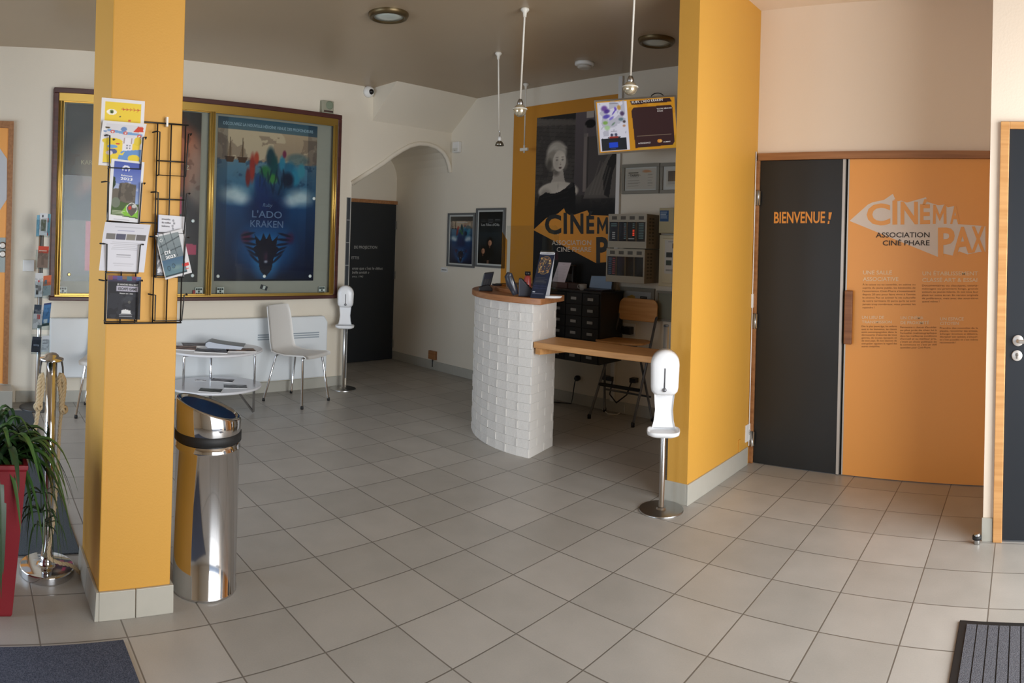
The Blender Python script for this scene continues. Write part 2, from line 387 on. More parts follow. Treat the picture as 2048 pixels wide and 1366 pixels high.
# street front and side, with their glazed openings (out of the picture)
struct('wall_front', MB().box(1.8, 2.0, -2.75, .7, 0, ZE).box(1.8, 2.0, .7, YR, 2.72, ZE), M_wall)
struct('wall_side', MB().box(-7.25, -5.5, -2.8, -2.6, 0, ZC).box(-1.9, 2.0, -2.8, -2.6, 0, ZC).box(-5.5, -1.9, -2.8, -2.6, 2.65, ZC), M_wall)
# skirtings
def skirt(name, x0, x1, y0, y1, h=.105, joints=()):
    mb = MB().box(x0, x1, y0, y1, 0, h); o = struct(name, mb, M_skirt, bevel=.003); return o
skirt('baseboard_left', XW, XW + .012, .45, 3.76); skirt('baseboard_back', XR, -2.06, YB - .012, YB)
skirt('baseboard_passage', XR, XR + .012, 3.4, 4.35)
pb = MB().box(-2.997, -2.795, .533, .545, 0, .112).box(-2.792, -2.588, .533, .545, 0, .112) \
    .box(-2.60, -2.588, .5455, .694, 0, .112).box(-2.60, -2.588, .697, .854, 0, .112).box(-2.997, -2.985, .5455, .854, 0, .112).box(-2.985, -2.6, .842, .854, 0, .112)
pb.v = [(x + (.006 if z < .01 and x > -2.59 else 0), y - (.006 if z < .01 and y < .54 else 0), z) for x, y, z in pb.v]
struct('baseboard_pillar', pb, M_skirt, bevel=.002)
struct('baseboard_partition', MB().box(-1.915, -1.903, 3.553, 4.45, 0, .125).box(-2.067, -1.9155, 3.553, 3.565, 0, .125), M_skirt, bevel=.002)
struct('baseboard_right', MB().box(-.206, -.147, YR - .012, YR, 0, .125), M_skirt, bevel=.002)
# dark tile strip on the edge of the arch
mb = MB(); zz = np.linspace(.075, 1.965, 9)
for a, b in zip(zz[:-1], zz[1:]): mb.box(XW, XW + .012, 3.735, 3.772, a + .003, b - .003)
ts = struct('trim_2', mb, mat('slate_tile', (62, 66, 70), .4), 'dark tile strip up the edge of the arch')
obj('grout', MB().box(XW, XW + .009, 3.733, 3.775, .075, 1.965).box(XW, XW + .014, 3.772, 3.779, .075, 1.965), mat('grout', (170, 170, 168), .8), ts)

# ------------------------------------------------------------------ doors
def lettering(name, mb, m, parent): return obj(name, mb, m, parent)
M_cream = mat('cream_print', (216, 198, 180), .55); M_darkprint = mat('dark_print', (60, 46, 36), .55); M_orprint = mat('orange_print', (222, 146, 62), .5)
M_brownprint = mat('brown_print', (140, 90, 46), .6); M_palehead = mat('pale_heading', (244, 214, 174), .55)
UX, UZ, UY = (1, 0, 0), (0, 0, 1), (0, 1, 0)
yf = YD - .012                                                       # face of the double doors
def D(px, py): return at_y(px, py, yf)
def Q(X, Y): return D(1500 + X / 3.6916, 370 + Y / 3.6916)
# door frame and lintel
struct('trim_3', MB().box(-1.903, -.2, YD - .03, YD + .05, 2.188, 2.240).box(-1.9145, -1.886, YD - .03, YD + .05, 0, 2.188), M_lintel, 'brown wooden frame of the double doors', bevel=.003)
# black leaf
d1 = struct('door_1', MB().box(-1.884, -1.262, yf, YD + .03, .006, 2.186), M_black, 'black door leaf lettered BIENVENUE', bevel=.002)
w1 = MB(); a, b = D(1548, 446), D(1650, 445.5)
write(w1, 'BIENVENUE', a, b - a, UZ, h=.085 * .93, w=(b - a).length, off=.02)
ex = MB(); e0 = D(1656, 447)
w1.flat([e0 + Vector((.004, -.002, .078)), e0 + Vector((.028, -.002, .078)), e0 + Vector((.016, -.002, .026)), e0 + Vector((.004, -.002, .03))], (0, -.001, 0))
w1.flat([e0 + Vector((.0, -.002, .018)), e0 + Vector((.012, -.002, .02)), e0 + Vector((.010, -.002, -.002)), e0 + Vector((-.002, -.002, -.004))], (0, -.001, 0))
lettering('lettering', w1, M_orprint, d1)
obj('edge_strip', MB().box(-1.262, -1.243, yf - .006, YD + .02, .006, 2.186), mat('aluminium_strip', (198, 192, 184), .4, .3), d1)
for pz in (398, 641, 877):
    hp = at_x({398: 1528, 641: 1517.5, 877: 1507}[pz], pz, -1.88)
    hb = MB().box(-1.908, -1.872, yf - .022, yf - .016, hp.z - .05, hp.z + .05); hb.tube([(-1.888, yf - .024, hp.z - .055), (-1.888, yf - .024, hp.z + .055)], .008, 10)
    obj('hinge', hb, M_brush, d1)
# orange leaf
d2 = struct('door_2', MB().box(-1.222, -.2, yf, YD + .03, .006, 2.186), M_orange, 'orange door leaf with the cinema logo and texts')
obj('edge_strip', MB().box(-1.225, -1.2155, yf - .002, yf + .02, .006, 2.186), mat('aluminium_strip', (198, 192, 184), .4, .3), d2)
struct('trim_4', MB().box(-1.245, -1.222, YD + .005, YD + .04, 0, 2.188), mat('shadow_gap', (12, 12, 12), .8), 'dark rebate between the two door leaves')
h0, h1 = D(1692, 580), D(1705, 688)
hm = MB().box(h0.x, h1.x + .002, yf - .038, yf - .014, h1.z, h0.z); hm.box(h0.x + .008, h1.x - .008, yf - .016, yf, h1.z + .05, h1.z + .08).box(h0.x + .008, h1.x - .008, yf - .016, yf, h0.z - .08, h0.z - .05)
obj('handle', hm, wood('handle_wood', (128, 80, 46), (152, 100, 62)), d2, bevel=.006)
AR = [(735, 265), (870, 145), (905, 128), (990, 110), (1055, 65), (1072, 105), (1052, 112), (1095, 120), (1115, 115), (1160, 130), (1300, 90), (1310, 125), (1390, 150), (1435, 145), (1460, 165), (1510, 155), (1550, 290), (1738, 304), (1738, 494), (1690, 495), (1605, 512), (1545, 490), (1495, 521), (1430, 506), (1385, 530)]
OFF = Vector((0, -.0012, 0))
lm = MB().flat([Q(x, y) for x, y in AR], OFF); obj('logo_arrow', lm, mat('logo_pale', (226, 212, 200), .5), d2)
lw = MB()
def word(mb, s, x0, x1, yb0, yb1, yt0, yt1, off=.03, fn=Q, n=(0, -.0026, 0)): fit_letter(mb, s, (fn(x0, yb0), fn(x1, yb1)), (fn(x0, yt0), fn(x1, yt1)), n, off)
LOGO = [('C', 862, 1036, 300, 298, 136, 136), ('I', 1052, 1088, 293, 292, 116, 116), ('N', 1112, 1240, 292, 290, 122, 124), ('É', 1256, 1330, 290, 288, 104, 106), ('M', 1350, 1452, 287, 287, 146, 148), ('A', 1478, 1552, 288, 290, 152, 154), ('P', 1388, 1512, 532, 520, 315, 313), ('A', 1496, 1644, 524, 500, 312, 306), ('X', 1634, 1780, 500, 494, 306, 300)]
for g in LOGO:
    if g[0] == 'X': g = ('X', 1634, 1735, 500, 494, 306, 304)
    word(lw, *g)
lettering('logo_letters', lw, M_orange, d2)
s1 = MB()
for s, x0, x1, yb, h in (('ASSOCIATION', 930, 1326, 387, 36), ('CINÉ PHARE', 980, 1326, 446, 36)):
    a, b = Q(x0, yb), Q(x1, yb - 1); write(s1, s, a, b - a, UZ, h=(Q(x0, yb - h) - a).length, w=(b - a).length, off=.012, lift=.003)
lettering('subtitle', s1, M_darkprint, d2)
hd = MB()
for s, x0, x1, yb, h in (('UNE SALLE', 835, 1048, 660, 28), ('ASSOCIATIVE', 833, 1096, 708, 28), ('UN ÉTABLISSEMENT', 1273, 1684, 666, 28), ('CLASSÉ ART & ESSAI', 1272, 1678, 715, 28),
                         ('UN LIEU DE', 826, 990, 988, 22), ('TRANSMISSION', 826, 1046, 1021, 20), ('UN CINÉMA', 1112, 1280, 991, 22), ('DE PROXIMITÉ', 1112, 1322, 1027, 22), ('UN ESPACE', 1404, 1578, 999, 22), ('CITOYEN', 1404, 1540, 1032, 22)):
    a, b = Q(x0, yb), Q(x1, yb); write(hd, s, a, b - a, UZ, h=(Q(x0, yb - h) - a).length, w=(b - a).length, off=.014)
lettering('heading', hd, M_palehead, d2)
tx = MB()
def para(lines, x0, x1, y0, step, last):
    for k, s in enumerate(lines):
        y = y0 + k * step; e = x1 if k < len(lines) - 1 else last
        a, b = Q(x0, y), Q(e, y); write(tx, s, a, b - a, UZ, h=(Q(x0, y - 12.5) - a).length, w=(b - a).length)
para(['À la caisse ou au contrôle, en cabine ou', 'auprès du jeune public, les bénévoles de', "l'association Ciné-Phare s'investissent", "depuis 20 ans pour faire vivre à l'année", 'le cinéma Pax et animer la vie culturelle', "de notre territoire. Et parce qu'ils ne sont", 'jamais trop nombreux, vous pouvez les', 'rejoindre !'], 831, 1222, 741, 24.2, 920)
para(['Documentaires ou classiques, courts-', 'métrages ou premiers longs, grands', 'auteurs ou jeunes talents, ils ont tous leur', 'place sur notre écran. En version originale', 'de préférence, mais avec des sous-titres', 'quand même !'], 1270, 1685, 748, 23.6, 1398)
para(['Dès le plus jeune âge, les enfants', 'sont ici les bienvenus, les classes', 'sont accompagnées dans la', 'découverte d’œuvres de tous', 'genres, de toutes époques et', 'de tout pays. Et nos séances de', 'ciné-goûter aiguisent le regard des', 'autres cinéphiles.'], 824, 1084, 1049, 21.2, 960)
para(["Permettre à chacun d'accéder", 'au plus près de chez lui à', "l'actualité cinématographique", 'dans les meilleures conditions', "d'accueil et au meilleur prix,", "c'était un choix politique de", "la commune et c'est un défi", 'quotidien pour Ciné-Phare.'], 1109, 1378, 1056, 21.4, 1335)
para(['Prendre des nouvelles de la', 'planète, rencontrer des artistes,', 'échanger émotions et débattre,', 'décrypter son opinion, s’amuser,', "ici c'est possible et c'est même", 'recommandé !'], 1402, 1682, 1062, 21.4, 1520)
lettering('text', tx, M_brownprint, d2)
# black door on the right
struct('trim_5', MB().box(-.145, -.096, YR - .022, YR + .06, 0, 2.27).box(-.096, .84, YR - .022, YR + .06, 2.232, 2.27), M_beech, 'light wooden frame of the black door', bevel=.003)
d3 = struct('door_3', MB().box(-.095, .80, YR - .008, YR + .035, .012, 2.230), mat('blue_black_laminate', (34, 38, 44), .45), 'black door in the light wooden frame')
hc = at_y(2036, 681, YR - .01); lk = at_y(2034, 711, YR - .01)
hb = MB(); 
def disc_y(mb, c, r, t, n=24):          # disc standing on a wall that faces -y
    m = MB().lathe([(r * .94, 0), (r, t * .3), (r, t * .8), (r * .9, t)], n=n); m.xform(Matrix.Translation(c) @ Matrix.Rotation(math.pi / 2, 4, 'X')); mb.add(m.v, m.f, True)
disc_y(hb, (hc.x, YR - .008, hc.z), .030, .012)
hb.tube([(hc.x, YR - .018, hc.z), (hc.x, YR - .05, hc.z), (hc.x + .012, YR - .062, hc.z), (hc.x + .13, YR - .062, hc.z)], .010, 12)
obj('handle', hb, mat('handle_alu', (206, 200, 194), .4, .4), d3)
lb = MB(); disc_y(lb, (lk.x, YR - .008, lk.z), .029, .010)
lo = obj('lock', lb, mat('handle_alu', (206, 200, 194), .4, .4), d3)
kb = MB(); disc_y(kb, (lk.x, YR - .018, lk.z + .006), .0085, .003); kb.box(lk.x - .003, lk.x + .003, YR - .0212, YR - .016, lk.z - .016, lk.z); obj('keyhole', kb, mat('lock_core', (120, 112, 104), .4, .6), lo)
# black door in the passage
d4 = struct('door_4', MB().box(XR, XR + .035, 4.33, 5.125, .006, 1.985), mat('passage_black', (30, 34, 38), .5), 'black door at the end of the arched passage')
struct('trim_6', MB().box(XR, XR + .03, 4.28, YB, 1.987, 2.03), M_lintel, 'brown wooden lintel over the passage door')
w4 = MB()
def E4(px, py): return at_x(px, py, XR + .035)
for s, x0, x1, y, h, sl in (('DE PROJECTION', 708, 754, 497, 5.4, 0), ('ETTES', 703, 718, 518, 5.4, 0), ('ense que c’est le début', 704, 765, 539, 5.4, .2), ('belle amitié »', 704, 738, 547, 5.2, .2), ('anca, 1942', 704, 726, 554.5, 3.6, .2)):
    a, b = E4(x0, y), E4(x1, y + .3); write(w4, s, a, b - a, UZ, h=(E4(x0, y - h) - a).length, w=(b - a).length, off=.006, slant=sl)
lettering('lettering', w4, mat('grey_lettering', (176, 176, 172), .6), d4)
for z in (1.72, 1.08, .2): obj('hinge', MB().box(XR + .034, XR + .05, 5.118, 5.132, z - .05, z + .05), M_brush, d4)
# orange door at the far left of the poster wall
LD = lambda px, py: at_x(px, py, XW + .01)
a, b = LD(17, 250), LD(25, 240)
d5 = struct('door_5', MB().box(XW, XW + .012, -.55, a.y, .17, 2.43), M_orange, 'orange door at the left end of the poster wall')
struct('trim_7', MB().box(XW, XW + .03, a.y, b.y + .012, .17, 2.49).box(XW, XW + .03, -.6, a.y, 2.43, 2.49), M_lintel, 'brown frame of the left orange door')
c0 = LD(0, 360)
sg = [LD(0, 297), LD(14, 318), LD(14, 398), LD(0, 420)]
mir = [(2 * (-.08) - p.y) for p in sg]
sgm = MB().flat([sg[0], sg[1], sg[2], sg[3], Vector((XW + .01, -.24, sg[3].z)), Vector((XW + .01, -.44, sg[2].z)), Vector((XW + .01, -.44, sg[1].z)), Vector((XW + .01, -.24, sg[0].z))], (.004, 0, 0))
obj('octagonal_sign', sgm, mat('sign_grey', (196, 198, 202), .5), d5)
p0, p1 = LD(0, 475), LD(20.5, 545)
pl = obj('lock_plate', MB().box(XW + .01, XW + .016, .05, a.y + .012, p1.z, p0.z), mat('plate_steel', (150, 160, 160), .4, .4), d5)
for py in (491, 508):
    k = LD(5, py); kb = MB().lathe([(.03, 0), (.032, .01), (.022, .018)], n=20); kb.xform(Matrix.Translation((XW + .016, k.y, k.z)) @ Matrix.Rotation(math.pi / 2, 4, 'Y')); obj('lock_cylinder', kb, M_brush, pl)
struct('floor_step', MB().box(XW, -5.70, -.9, .405, 0, .16), M_skirt, 'grey tiled step under the left orange door', bevel=.004)

# ================================================================== display case with film posters (left wall)
P3 = lambda x, y, z: Vector((x, y, z))
cy0, cy1, cz0, cz1 = .72, 3.60, .92, 2.795
xf = XW + .085                                                       # front of the case
case = thing('display_case', (XW, (cy0 + cy1) / 2, cz0), 'long dark red and brass glazed poster case on the left wall', 'display case')
M_dkred = wood('dark_red_wood', (66, 34, 30), (84, 44, 38), .4, (30, 2, 30)); M_gold = mat('brass', (190, 156, 82), .32, .85)
mb = MB()
for a, b, c, d in ((cy0, cy1, cz1 - .045, cz1), (cy0, cy1, cz0, cz0 + .035), (cy0, cy0 + .045, cz0 + .035, cz1 - .045), (cy1 - .045, cy1, cz0 + .035, cz1 - .045)): mb.box(XW, xf, a, b, c, d)
obj('frame', mb, M_dkred, case, bevel=.006)
obj('back_panel', MB().box(XW, XW + .012, cy0 + .045, cy1 - .045, cz0 + .035, cz1 - .045), mat('case_back', (150, 146, 136), .7), case)
obj('bottom_rail', MB().box(XW + .012, xf - .006, cy0 + .045, cy1 - .045, cz0 + .035, cz0 + .05), M_gold, case, bevel=.002)
obj('top_rail', MB().box(xf - .03, xf - .004, cy0 + .045, cy1 - .045, cz1 - .115, cz1 - .045), M_gold, case, bevel=.002)
ym = 2.195
panes = ((cy0 + .045, ym + .03, xf - .036), (ym - .02, cy1 - .045, xf - .012))
for k, (a, b, x) in enumerate(panes):
    st = MB()
    for q in (a, b - .05):
        st.box(x - .006, x + .012, q, q + .05, cz0 + .05, cz1 - .112); st.tube([(x + .012, q + .013, cz0 + .052), (x + .012, q + .013, cz1 - .114)], .010, 8); st.tube([(x + .012, q + .036, cz0 + .052), (x + .012, q + .036, cz1 - .114)], .010, 8)
    st.box(x - .004, x + .008, a + .04, b - .04, cz0 + .05, cz0 + .062).box(x - .004, x + .008, a + .04, b - .04, cz1 - .122, cz1 - .112)
    dr = obj('sliding_door', st, M_gold, case)
    obj('glass', MB().box(x, x + .005, a + .05, b - .05, cz0 + .062, cz1 - .122), clear('case_glass', (250, 253, 252), .01, .42), dr)

# poster with two faces behind the pillar
def art_faces():
    A = Art(150, 190, (30, 26, 34))
    A.grad(0, 1, (16, 14, 22), (46, 40, 40)); n = A.noise(5, 3)
    A.ell(.20, .64, .20, .22, (150, 128, 112), .8, .7); A.ell(.16, .50, .12, .10, (196, 120, 104), .6, .8); A.ell(.30, .76, .14, .15, (176, 84, 52), .55, .7)
    A.ell(.80, .72, .26, .26, (140, 62, 38), .95, .35); A.ell(.88, .80, .12, .12, (206, 120, 84), .55, .7); A.ell(.72, .60, .12, .16, (40, 26, 24), .9, .5); A.ell(.97, .62, .12, .3, (170, 150, 140), .6, .6)
    A.mix((n > .58) & (A.v > .5), (70, 34, 26), .35)
    A.ell(.30, .30, .32, .28, (44, 36, 52), .9, .25); A.ell(.80, .28, .30, .26, (34, 28, 40), .9, .3)
    A.ell(.35, .12, .5, .2, (52, 44, 84), .6, .6)
    for p in ([(.26, .62), (.34, .62), (.34, .42), (.26, .42)], [(.16, .34), (.24, .34), (.46, .10), (.46, .06), (.38, .06), (.24, .23), (.24, .06), (.16, .06)], [(.78, .50), (.86, .50), (.86, .40), (.78, .40)], [(.74, .36), (.82, .36), (.82, .06), (.74, .06)], [(.74, .24), (.98, .22), (.98, .16), (.74, .17)], [(.54, .34), (.62, .34), (.62, .06), (.54, .06)]): A.poly(p, (196, 56, 96), .85)
    return A.rect(0, 1, 0, .035, (18, 18, 20))
po = tag(sheet('film_poster', art_faces(), (XW + .018, .84, 1.09), (0, 1.27, 0), (0, 0, 1.58), m=M_gloss, thick=.003), 'dark film poster with faces and pink letters in the case, half behind the yellow pillar', 'poster')
tb = MB()
for s, yy in (('KARIM LEKLOU', 1.0), ('FERNANDEZ', 1.72)):
    write(tb, 'KAR' if yy == 1.0 else 'Z', (XW + .018, .985 if yy == 1.0 else 1.965, 2.135), UY, UZ, h=.038, off=.0)
lettering('lettering', tb, mat('poster_cream', (196, 184, 160), .6), po)
def art_sea(w=150, h=230):
    A = Art(w, h, (20, 40, 80)); n = A.noise(4, 11); n2 = A.noise(9, 21)
    A.grad(0, .52, (8, 16, 44), (26, 70, 116)); A.grad(.52, .74, (30, 78, 116), (92, 120, 138)); A.grad(.74, .93, (150, 128, 110), (176, 150, 124)); A.grad(.93, 1, (86, 104, 112), (56, 86, 104))
    A.mix((n > .52) & (A.v > .74) & (A.v < .93), (206, 186, 158), .55); A.mix((n2 > .56) & (A.v > .74) & (A.v < .9), (112, 92, 80), .5)
    A.mix((n2 > .54) & (A.v > .5) & (A.v < .75), (70, 116, 146), .4); A.mix((n2 < .42) & (A.v > .48) & (A.v < .75), (22, 52, 84), .5)
    # sailing ships and far rocks on the horizon
    for u in (.12, .24): A.poly([(u - .05, .76), (u + .05, .76), (u + .03, .725), (u - .03, .725)], (70, 46, 34)); A.poly([(u - .03, .765), (u + .01, .86), (u + .02, .765)], (128, 104, 84), .9); A.rect(u - .004, u + .004, .76, .88, (60, 44, 36))
    A.ell(.80, .77, .14, .05, (70, 96, 104), .7, .4)
    # reef of bright weeds and corals rising from the waves
    for cu, cv, ru, rv, c in ((.34, .70, .035, .11, (150, 44, 38)), (.30, .64, .03, .07, (120, 34, 34)), (.38, .76, .03, .05, (168, 60, 44)), (.52, .77, .055, .085, (22, 52, 66)), (.56, .71, .05, .10, (20, 66, 72)), (.47, .68, .07, .05, (44, 104, 62)), (.54, .64, .07, .04, (60, 120, 60)), (.64, .74, .04, .06, (44, 120, 150)), (.72, .70, .07, .07, (34, 96, 128)), (.78, .66, .06, .07, (40, 120, 150)), (.66, .80, .025, .03, (110, 40, 70)), (.70, .64, .08, .06, (22, 30, 52)), (.42, .60, .07, .08, (24, 58, 110)), (.84, .70, .05, .06, (60, 130, 150))): A.ell(cu, cv, ru, rv, c, .92, .45)
    for k in range(14):
        u = .42 + .02 * k; A.ell(u, .62 + .05 * math.sin(k * 1.7), .012, .05, (18, 40, 60), .7, .4, rot=.3 * math.sin(k * 2.3))
    A.ell(.16, .53, .20, .075, (206, 214, 216), .75, .75); A.ell(.26, .50, .12, .05, (214, 220, 222), .6, .8); A.ell(.84, .53, .20, .075, (206, 214, 216), .75, .75); A.ell(.72, .50, .12, .05, (214, 220, 222), .6, .8)
    A.ell(.5, .44, .26, .18, (12, 26, 66), .85, .6); A.ell(.46, .52, .1, .16, (22, 44, 96), .6, .6)
    # glow of the deep with a dark drifting weed
    A.ell(.5, .20, .36, .20, (32, 110, 176), .85, .9); A.ell(.5, .13, .16, .18, (60, 150, 204), .7, .9)
    A.ell(.30, .27, .07, .05, (96, 24, 50), .8, .6); A.ell(.74, .27, .06, .05, (70, 22, 56), .7, .6)
    A.poly([(.5, .02), (.44, .07), (.42, .15), (.36, .20), (.40, .22), (.38, .29), (.44, .25), (.47, .30), (.5, .26), (.53, .30), (.56, .25), (.62, .29), (.60, .22), (.64, .20), (.58, .15), (.56, .07)], (20, 16, 32), .95); A.ell(.5, .15, .03, .05, (70, 40, 60), .8, .8); A.ell(.5, .12, .025, .012, (190, 200, 214), .7, .7)
    for s in (-1, 1):
        for k in range(6): A.ell(.5 + s * (.115 + .014 * k), .14 + .03 * k, .085, .010, (16, 22, 46), .95, .4, rot=s * (.75 - .2 * k))
    A.rect(0, 1, 0, .012, (10, 14, 30)); A.mix((A.u < .1) | (A.u > .9), (8, 14, 34), .25)
    return A
def sea_words(mb, p, U, V, fullsize=True):
    p, U, V = Vector(p), Vector(U), Vector(V); L = U.length
    if fullsize:
        write(mb, 'Ruby', p + U * .5 + V * .463, U, V, h=.035, align='c', slant=.25)
        write(mb, "L'ADO", p + U * .5 + V * .395, U, V, h=.066, w=L * .30, align='c', off=.01); write(mb, 'KRAKEN', p + U * .5 + V * .335, U, V, h=.066, w=L * .33, align='c', off=.01)
sp, sU, sV = (XW + .018, 2.275, 1.10), (0, 1.075, 0), (0, 0, 1.56)
po = tag(sheet('film_poster', art_sea(), sp, sU, sV, m=M_gloss, thick=.003), 'large blue undersea film poster in the right half of the wall case', 'poster')
tb = MB(); write(tb, 'DÉCOUVREZ LA NOUVELLE HÉROÏNE VENUE DES PROFONDEURS', Vector(sp) + Vector(sU) * .05 + Vector(sV) * .952, sU, sV, h=.028, w=.97, off=.012); lettering('tagline', tb, mat('tagline_pale', (150, 172, 186), .6), po)
tb = MB(); sea_words(tb, sp, sU, sV); lettering('lettering', tb, mat('poster_bluegrey', (84, 104, 140), .6), po)
# small things lying in the case, pins
M_bw = mat('chequer_white', (205, 208, 204), .6)
def chequer_block(y, z, label, red=False):
    o = thing('lock_block', (XW + .05, y, z), label, 'case lock')
    obj('body', MB().box(XW + .035, XW + .045, y - .035, y + .035, z, z + .07), M_bw, o)
    m = MB()
    for i in range(3):
        for j in range(3):
            if (i * 2 + j * 3 + i * j) % 2 == 0: m.box(XW + .045, XW + .0465, y - .032 + i * .0215, y - .032 + i * .0215 + .018, z + .003 + j * .0215, z + .003 + j * .0215 + .018)
    obj('chequer', m, mat('chequer_black', (40, 48, 46), .6), o)
    if red: obj('tab', MB().box(XW + .033, XW + .044, y - .058, y - .0355, z + .004, z + .045), mat('red_tab', (150, 40, 40), .5), o)
zb = cz0 + .05
chequer_block(.845, zb, 'black and white chequered lock at the left end of the poster case')
chequer_block(2.12, zb, 'chequered lock with a red tab, left of the middle brass posts', True)
chequer_block(2.335, zb, 'chequered lock just right of the middle brass posts of the case')
chequer_block(3.44, zb, 'chequered lock at the right end of the poster case')
bd = MB().obox((XW + .018, 2.80, 1.035), (0, .035, -.012), (0, .007, .02), (.004, 0, 0)); bo = tag(obj('badge', bd, mat('badge_dark', (42, 42, 46), .5)), 'small dark badge under the blue poster in the case', 'badge')
b2 = MB(); b2.obox((XW + .0225, 2.80, 1.035), (0, .012, -.004), (0, .006, .016), (.0008, 0, 0)); obj('emblem', b2, mat('badge_pale', (190, 192, 188), .5), bo)
for y, z, lab in ((2.315, 1.145, 'white pin at the lower left corner of the blue poster'), (2.80, 1.145, 'white pin in the middle of the blue poster\'s lower edge'), (3.31, 1.145, 'white pin at the lower right corner of the blue poster'), (3.33, 1.93, 'white pin on the right edge of the blue poster'), (2.06, 1.15, 'white pin low on the dark film poster beside the brass posts'), (2.05, 1.66, 'white pin halfway up the right edge of the dark film poster'), (.90, 1.15, 'brass-toned pin at the lower left of the dark film poster')):
    m = MB().lathe([(.016, 0), (.017, .004), (.010, .009)], n=16); m.xform(Matrix.Translation((XW + .019, y, z)) @ Matrix.Rotation(math.pi / 2, 4, 'Y'))
    tag(obj('pin', m, M_white if 'brass' not in lab[:6] else M_gold), lab, 'pin', 'pins on the posters in the case')

# ================================================================== things fixed to walls and ceiling
# emergency light, camera, detector
a, b = at_x(638, 201, XW), at_x(662, 230, XW)
el = thing('wall_speaker', (XW, (a.y + b.y) / 2, b.z), 'small grey box above the right corner of the poster case', 'alarm box')
obj('housing', MB().box(XW, XW + .055, a.y + .01, b.y, b.z, a.z), mat('greyish_plastic', (158, 156, 136), .5), el, bevel=.006)
g = MB(); g.lathe([(.04, 0), (.042, .004), (.036, .006)], n=20); g.xform(Matrix.Translation((XW + .055, (a.y + b.y) / 2 + .02, (a.z + b.z) / 2 + .02)) @ Matrix.Rotation(math.pi / 2, 4, 'Y')); obj('grille', g, mat('grille_green', (128, 138, 116), .6), el)
obj('strip', MB().box(XW + .055, XW + .057, a.y + .03, b.y - .01, b.z + .012, b.z + .03), mat('strip_brown', (70, 50, 44), .6), el)
c = at_x(736, 184, XW)
ca = thing('dome_camera', (XW, c.y, c.z), 'small white dome security camera in the upper wall corner', 'security camera')
m = MB().lathe([(.062, 0), (.062, .025), (.05, .045), (.03, .06)], n=24); m.xform(Matrix.Translation((XW, c.y, c.z)) @ Matrix.Rotation(math.pi / 2, 4, 'Y')); obj('dome', m, M_satin, ca)
m = MB().ball((XW + .055, c.y + .004, c.z - .006), .030, 16); obj('lens', m, mat('lens_black', (10, 10, 12), .15), ca)
a, b = at_y(911, 285, YB), at_y(923, 305, YB)
md = thing('motion_detector', (a.x, YB, b.z), 'white motion detector beside the arch, high on the back wall', 'motion detector')
obj('housing', MB().box(a.x, b.x, YB - .05, YB, b.z, a.z), M_satin, md, bevel=.008); obj('lens', MB().box(a.x + .012, b.x - .012, YB - .054, YB - .048, b.z + .012, b.z + .05), mat('lens_milky', (214, 210, 200), .3), md, bevel=.003)
obj('indicator', MB().box((a.x + b.x) / 2 - .004, (a.x + b.x) / 2 + .004, YB - .0555, YB - .05, b.z + .02, b.z + .028), mat('indicator_dark', (50, 40, 36), .4), md)
# recessed ceiling lights
def downlight(px, py, label, r=.145):
    c = at_z(px, py, ZC); o = thing('recessed_ceiling_light', (c.x, c.y, ZC), label, 'ceiling light', 'recessed ceiling lights')
    obj('rim', MB().lathe([(r, ZC), (r, ZC - .012), (r * .93, ZC - .03), (r * .80, ZC - .034), (r * .74, ZC - .016)], (c.x, c.y), 40, caps=False), mat('bronze_rim', (104, 88, 60), .35, .7), o)
    obj('diffuser', MB().lathe([(r * .76, ZC - .001), (r * .75, ZC - .02), (r * .4, ZC - .026), (.005, ZC - .028)], (c.x, c.y), 32), mat('frosted_glass', (196, 204, 196), .25, spec=.6), o)
downlight(777, 28, 'round bronze-rimmed ceiling light, nearest the top edge at centre')
downlight(1313, 80, 'round bronze-rimmed ceiling light beside the yellow partition')
c = at_z(1169, 125, ZC); sd = thing('smoke_detector', (c.x, c.y, ZC), 'white round smoke detector on the ceiling near the back wall', 'smoke detector')
obj('base', MB().lathe([(.085, ZC), (.085, ZC - .022), (.072, ZC - .03)], (c.x, c.y), 32), M_satin, sd); obj('cap', MB().lathe([(.06, ZC - .03), (.062, ZC - .045), (.045, ZC - .056)], (c.x, c.y), 32), mat('detector_grey', (196, 190, 180), .5), sd)
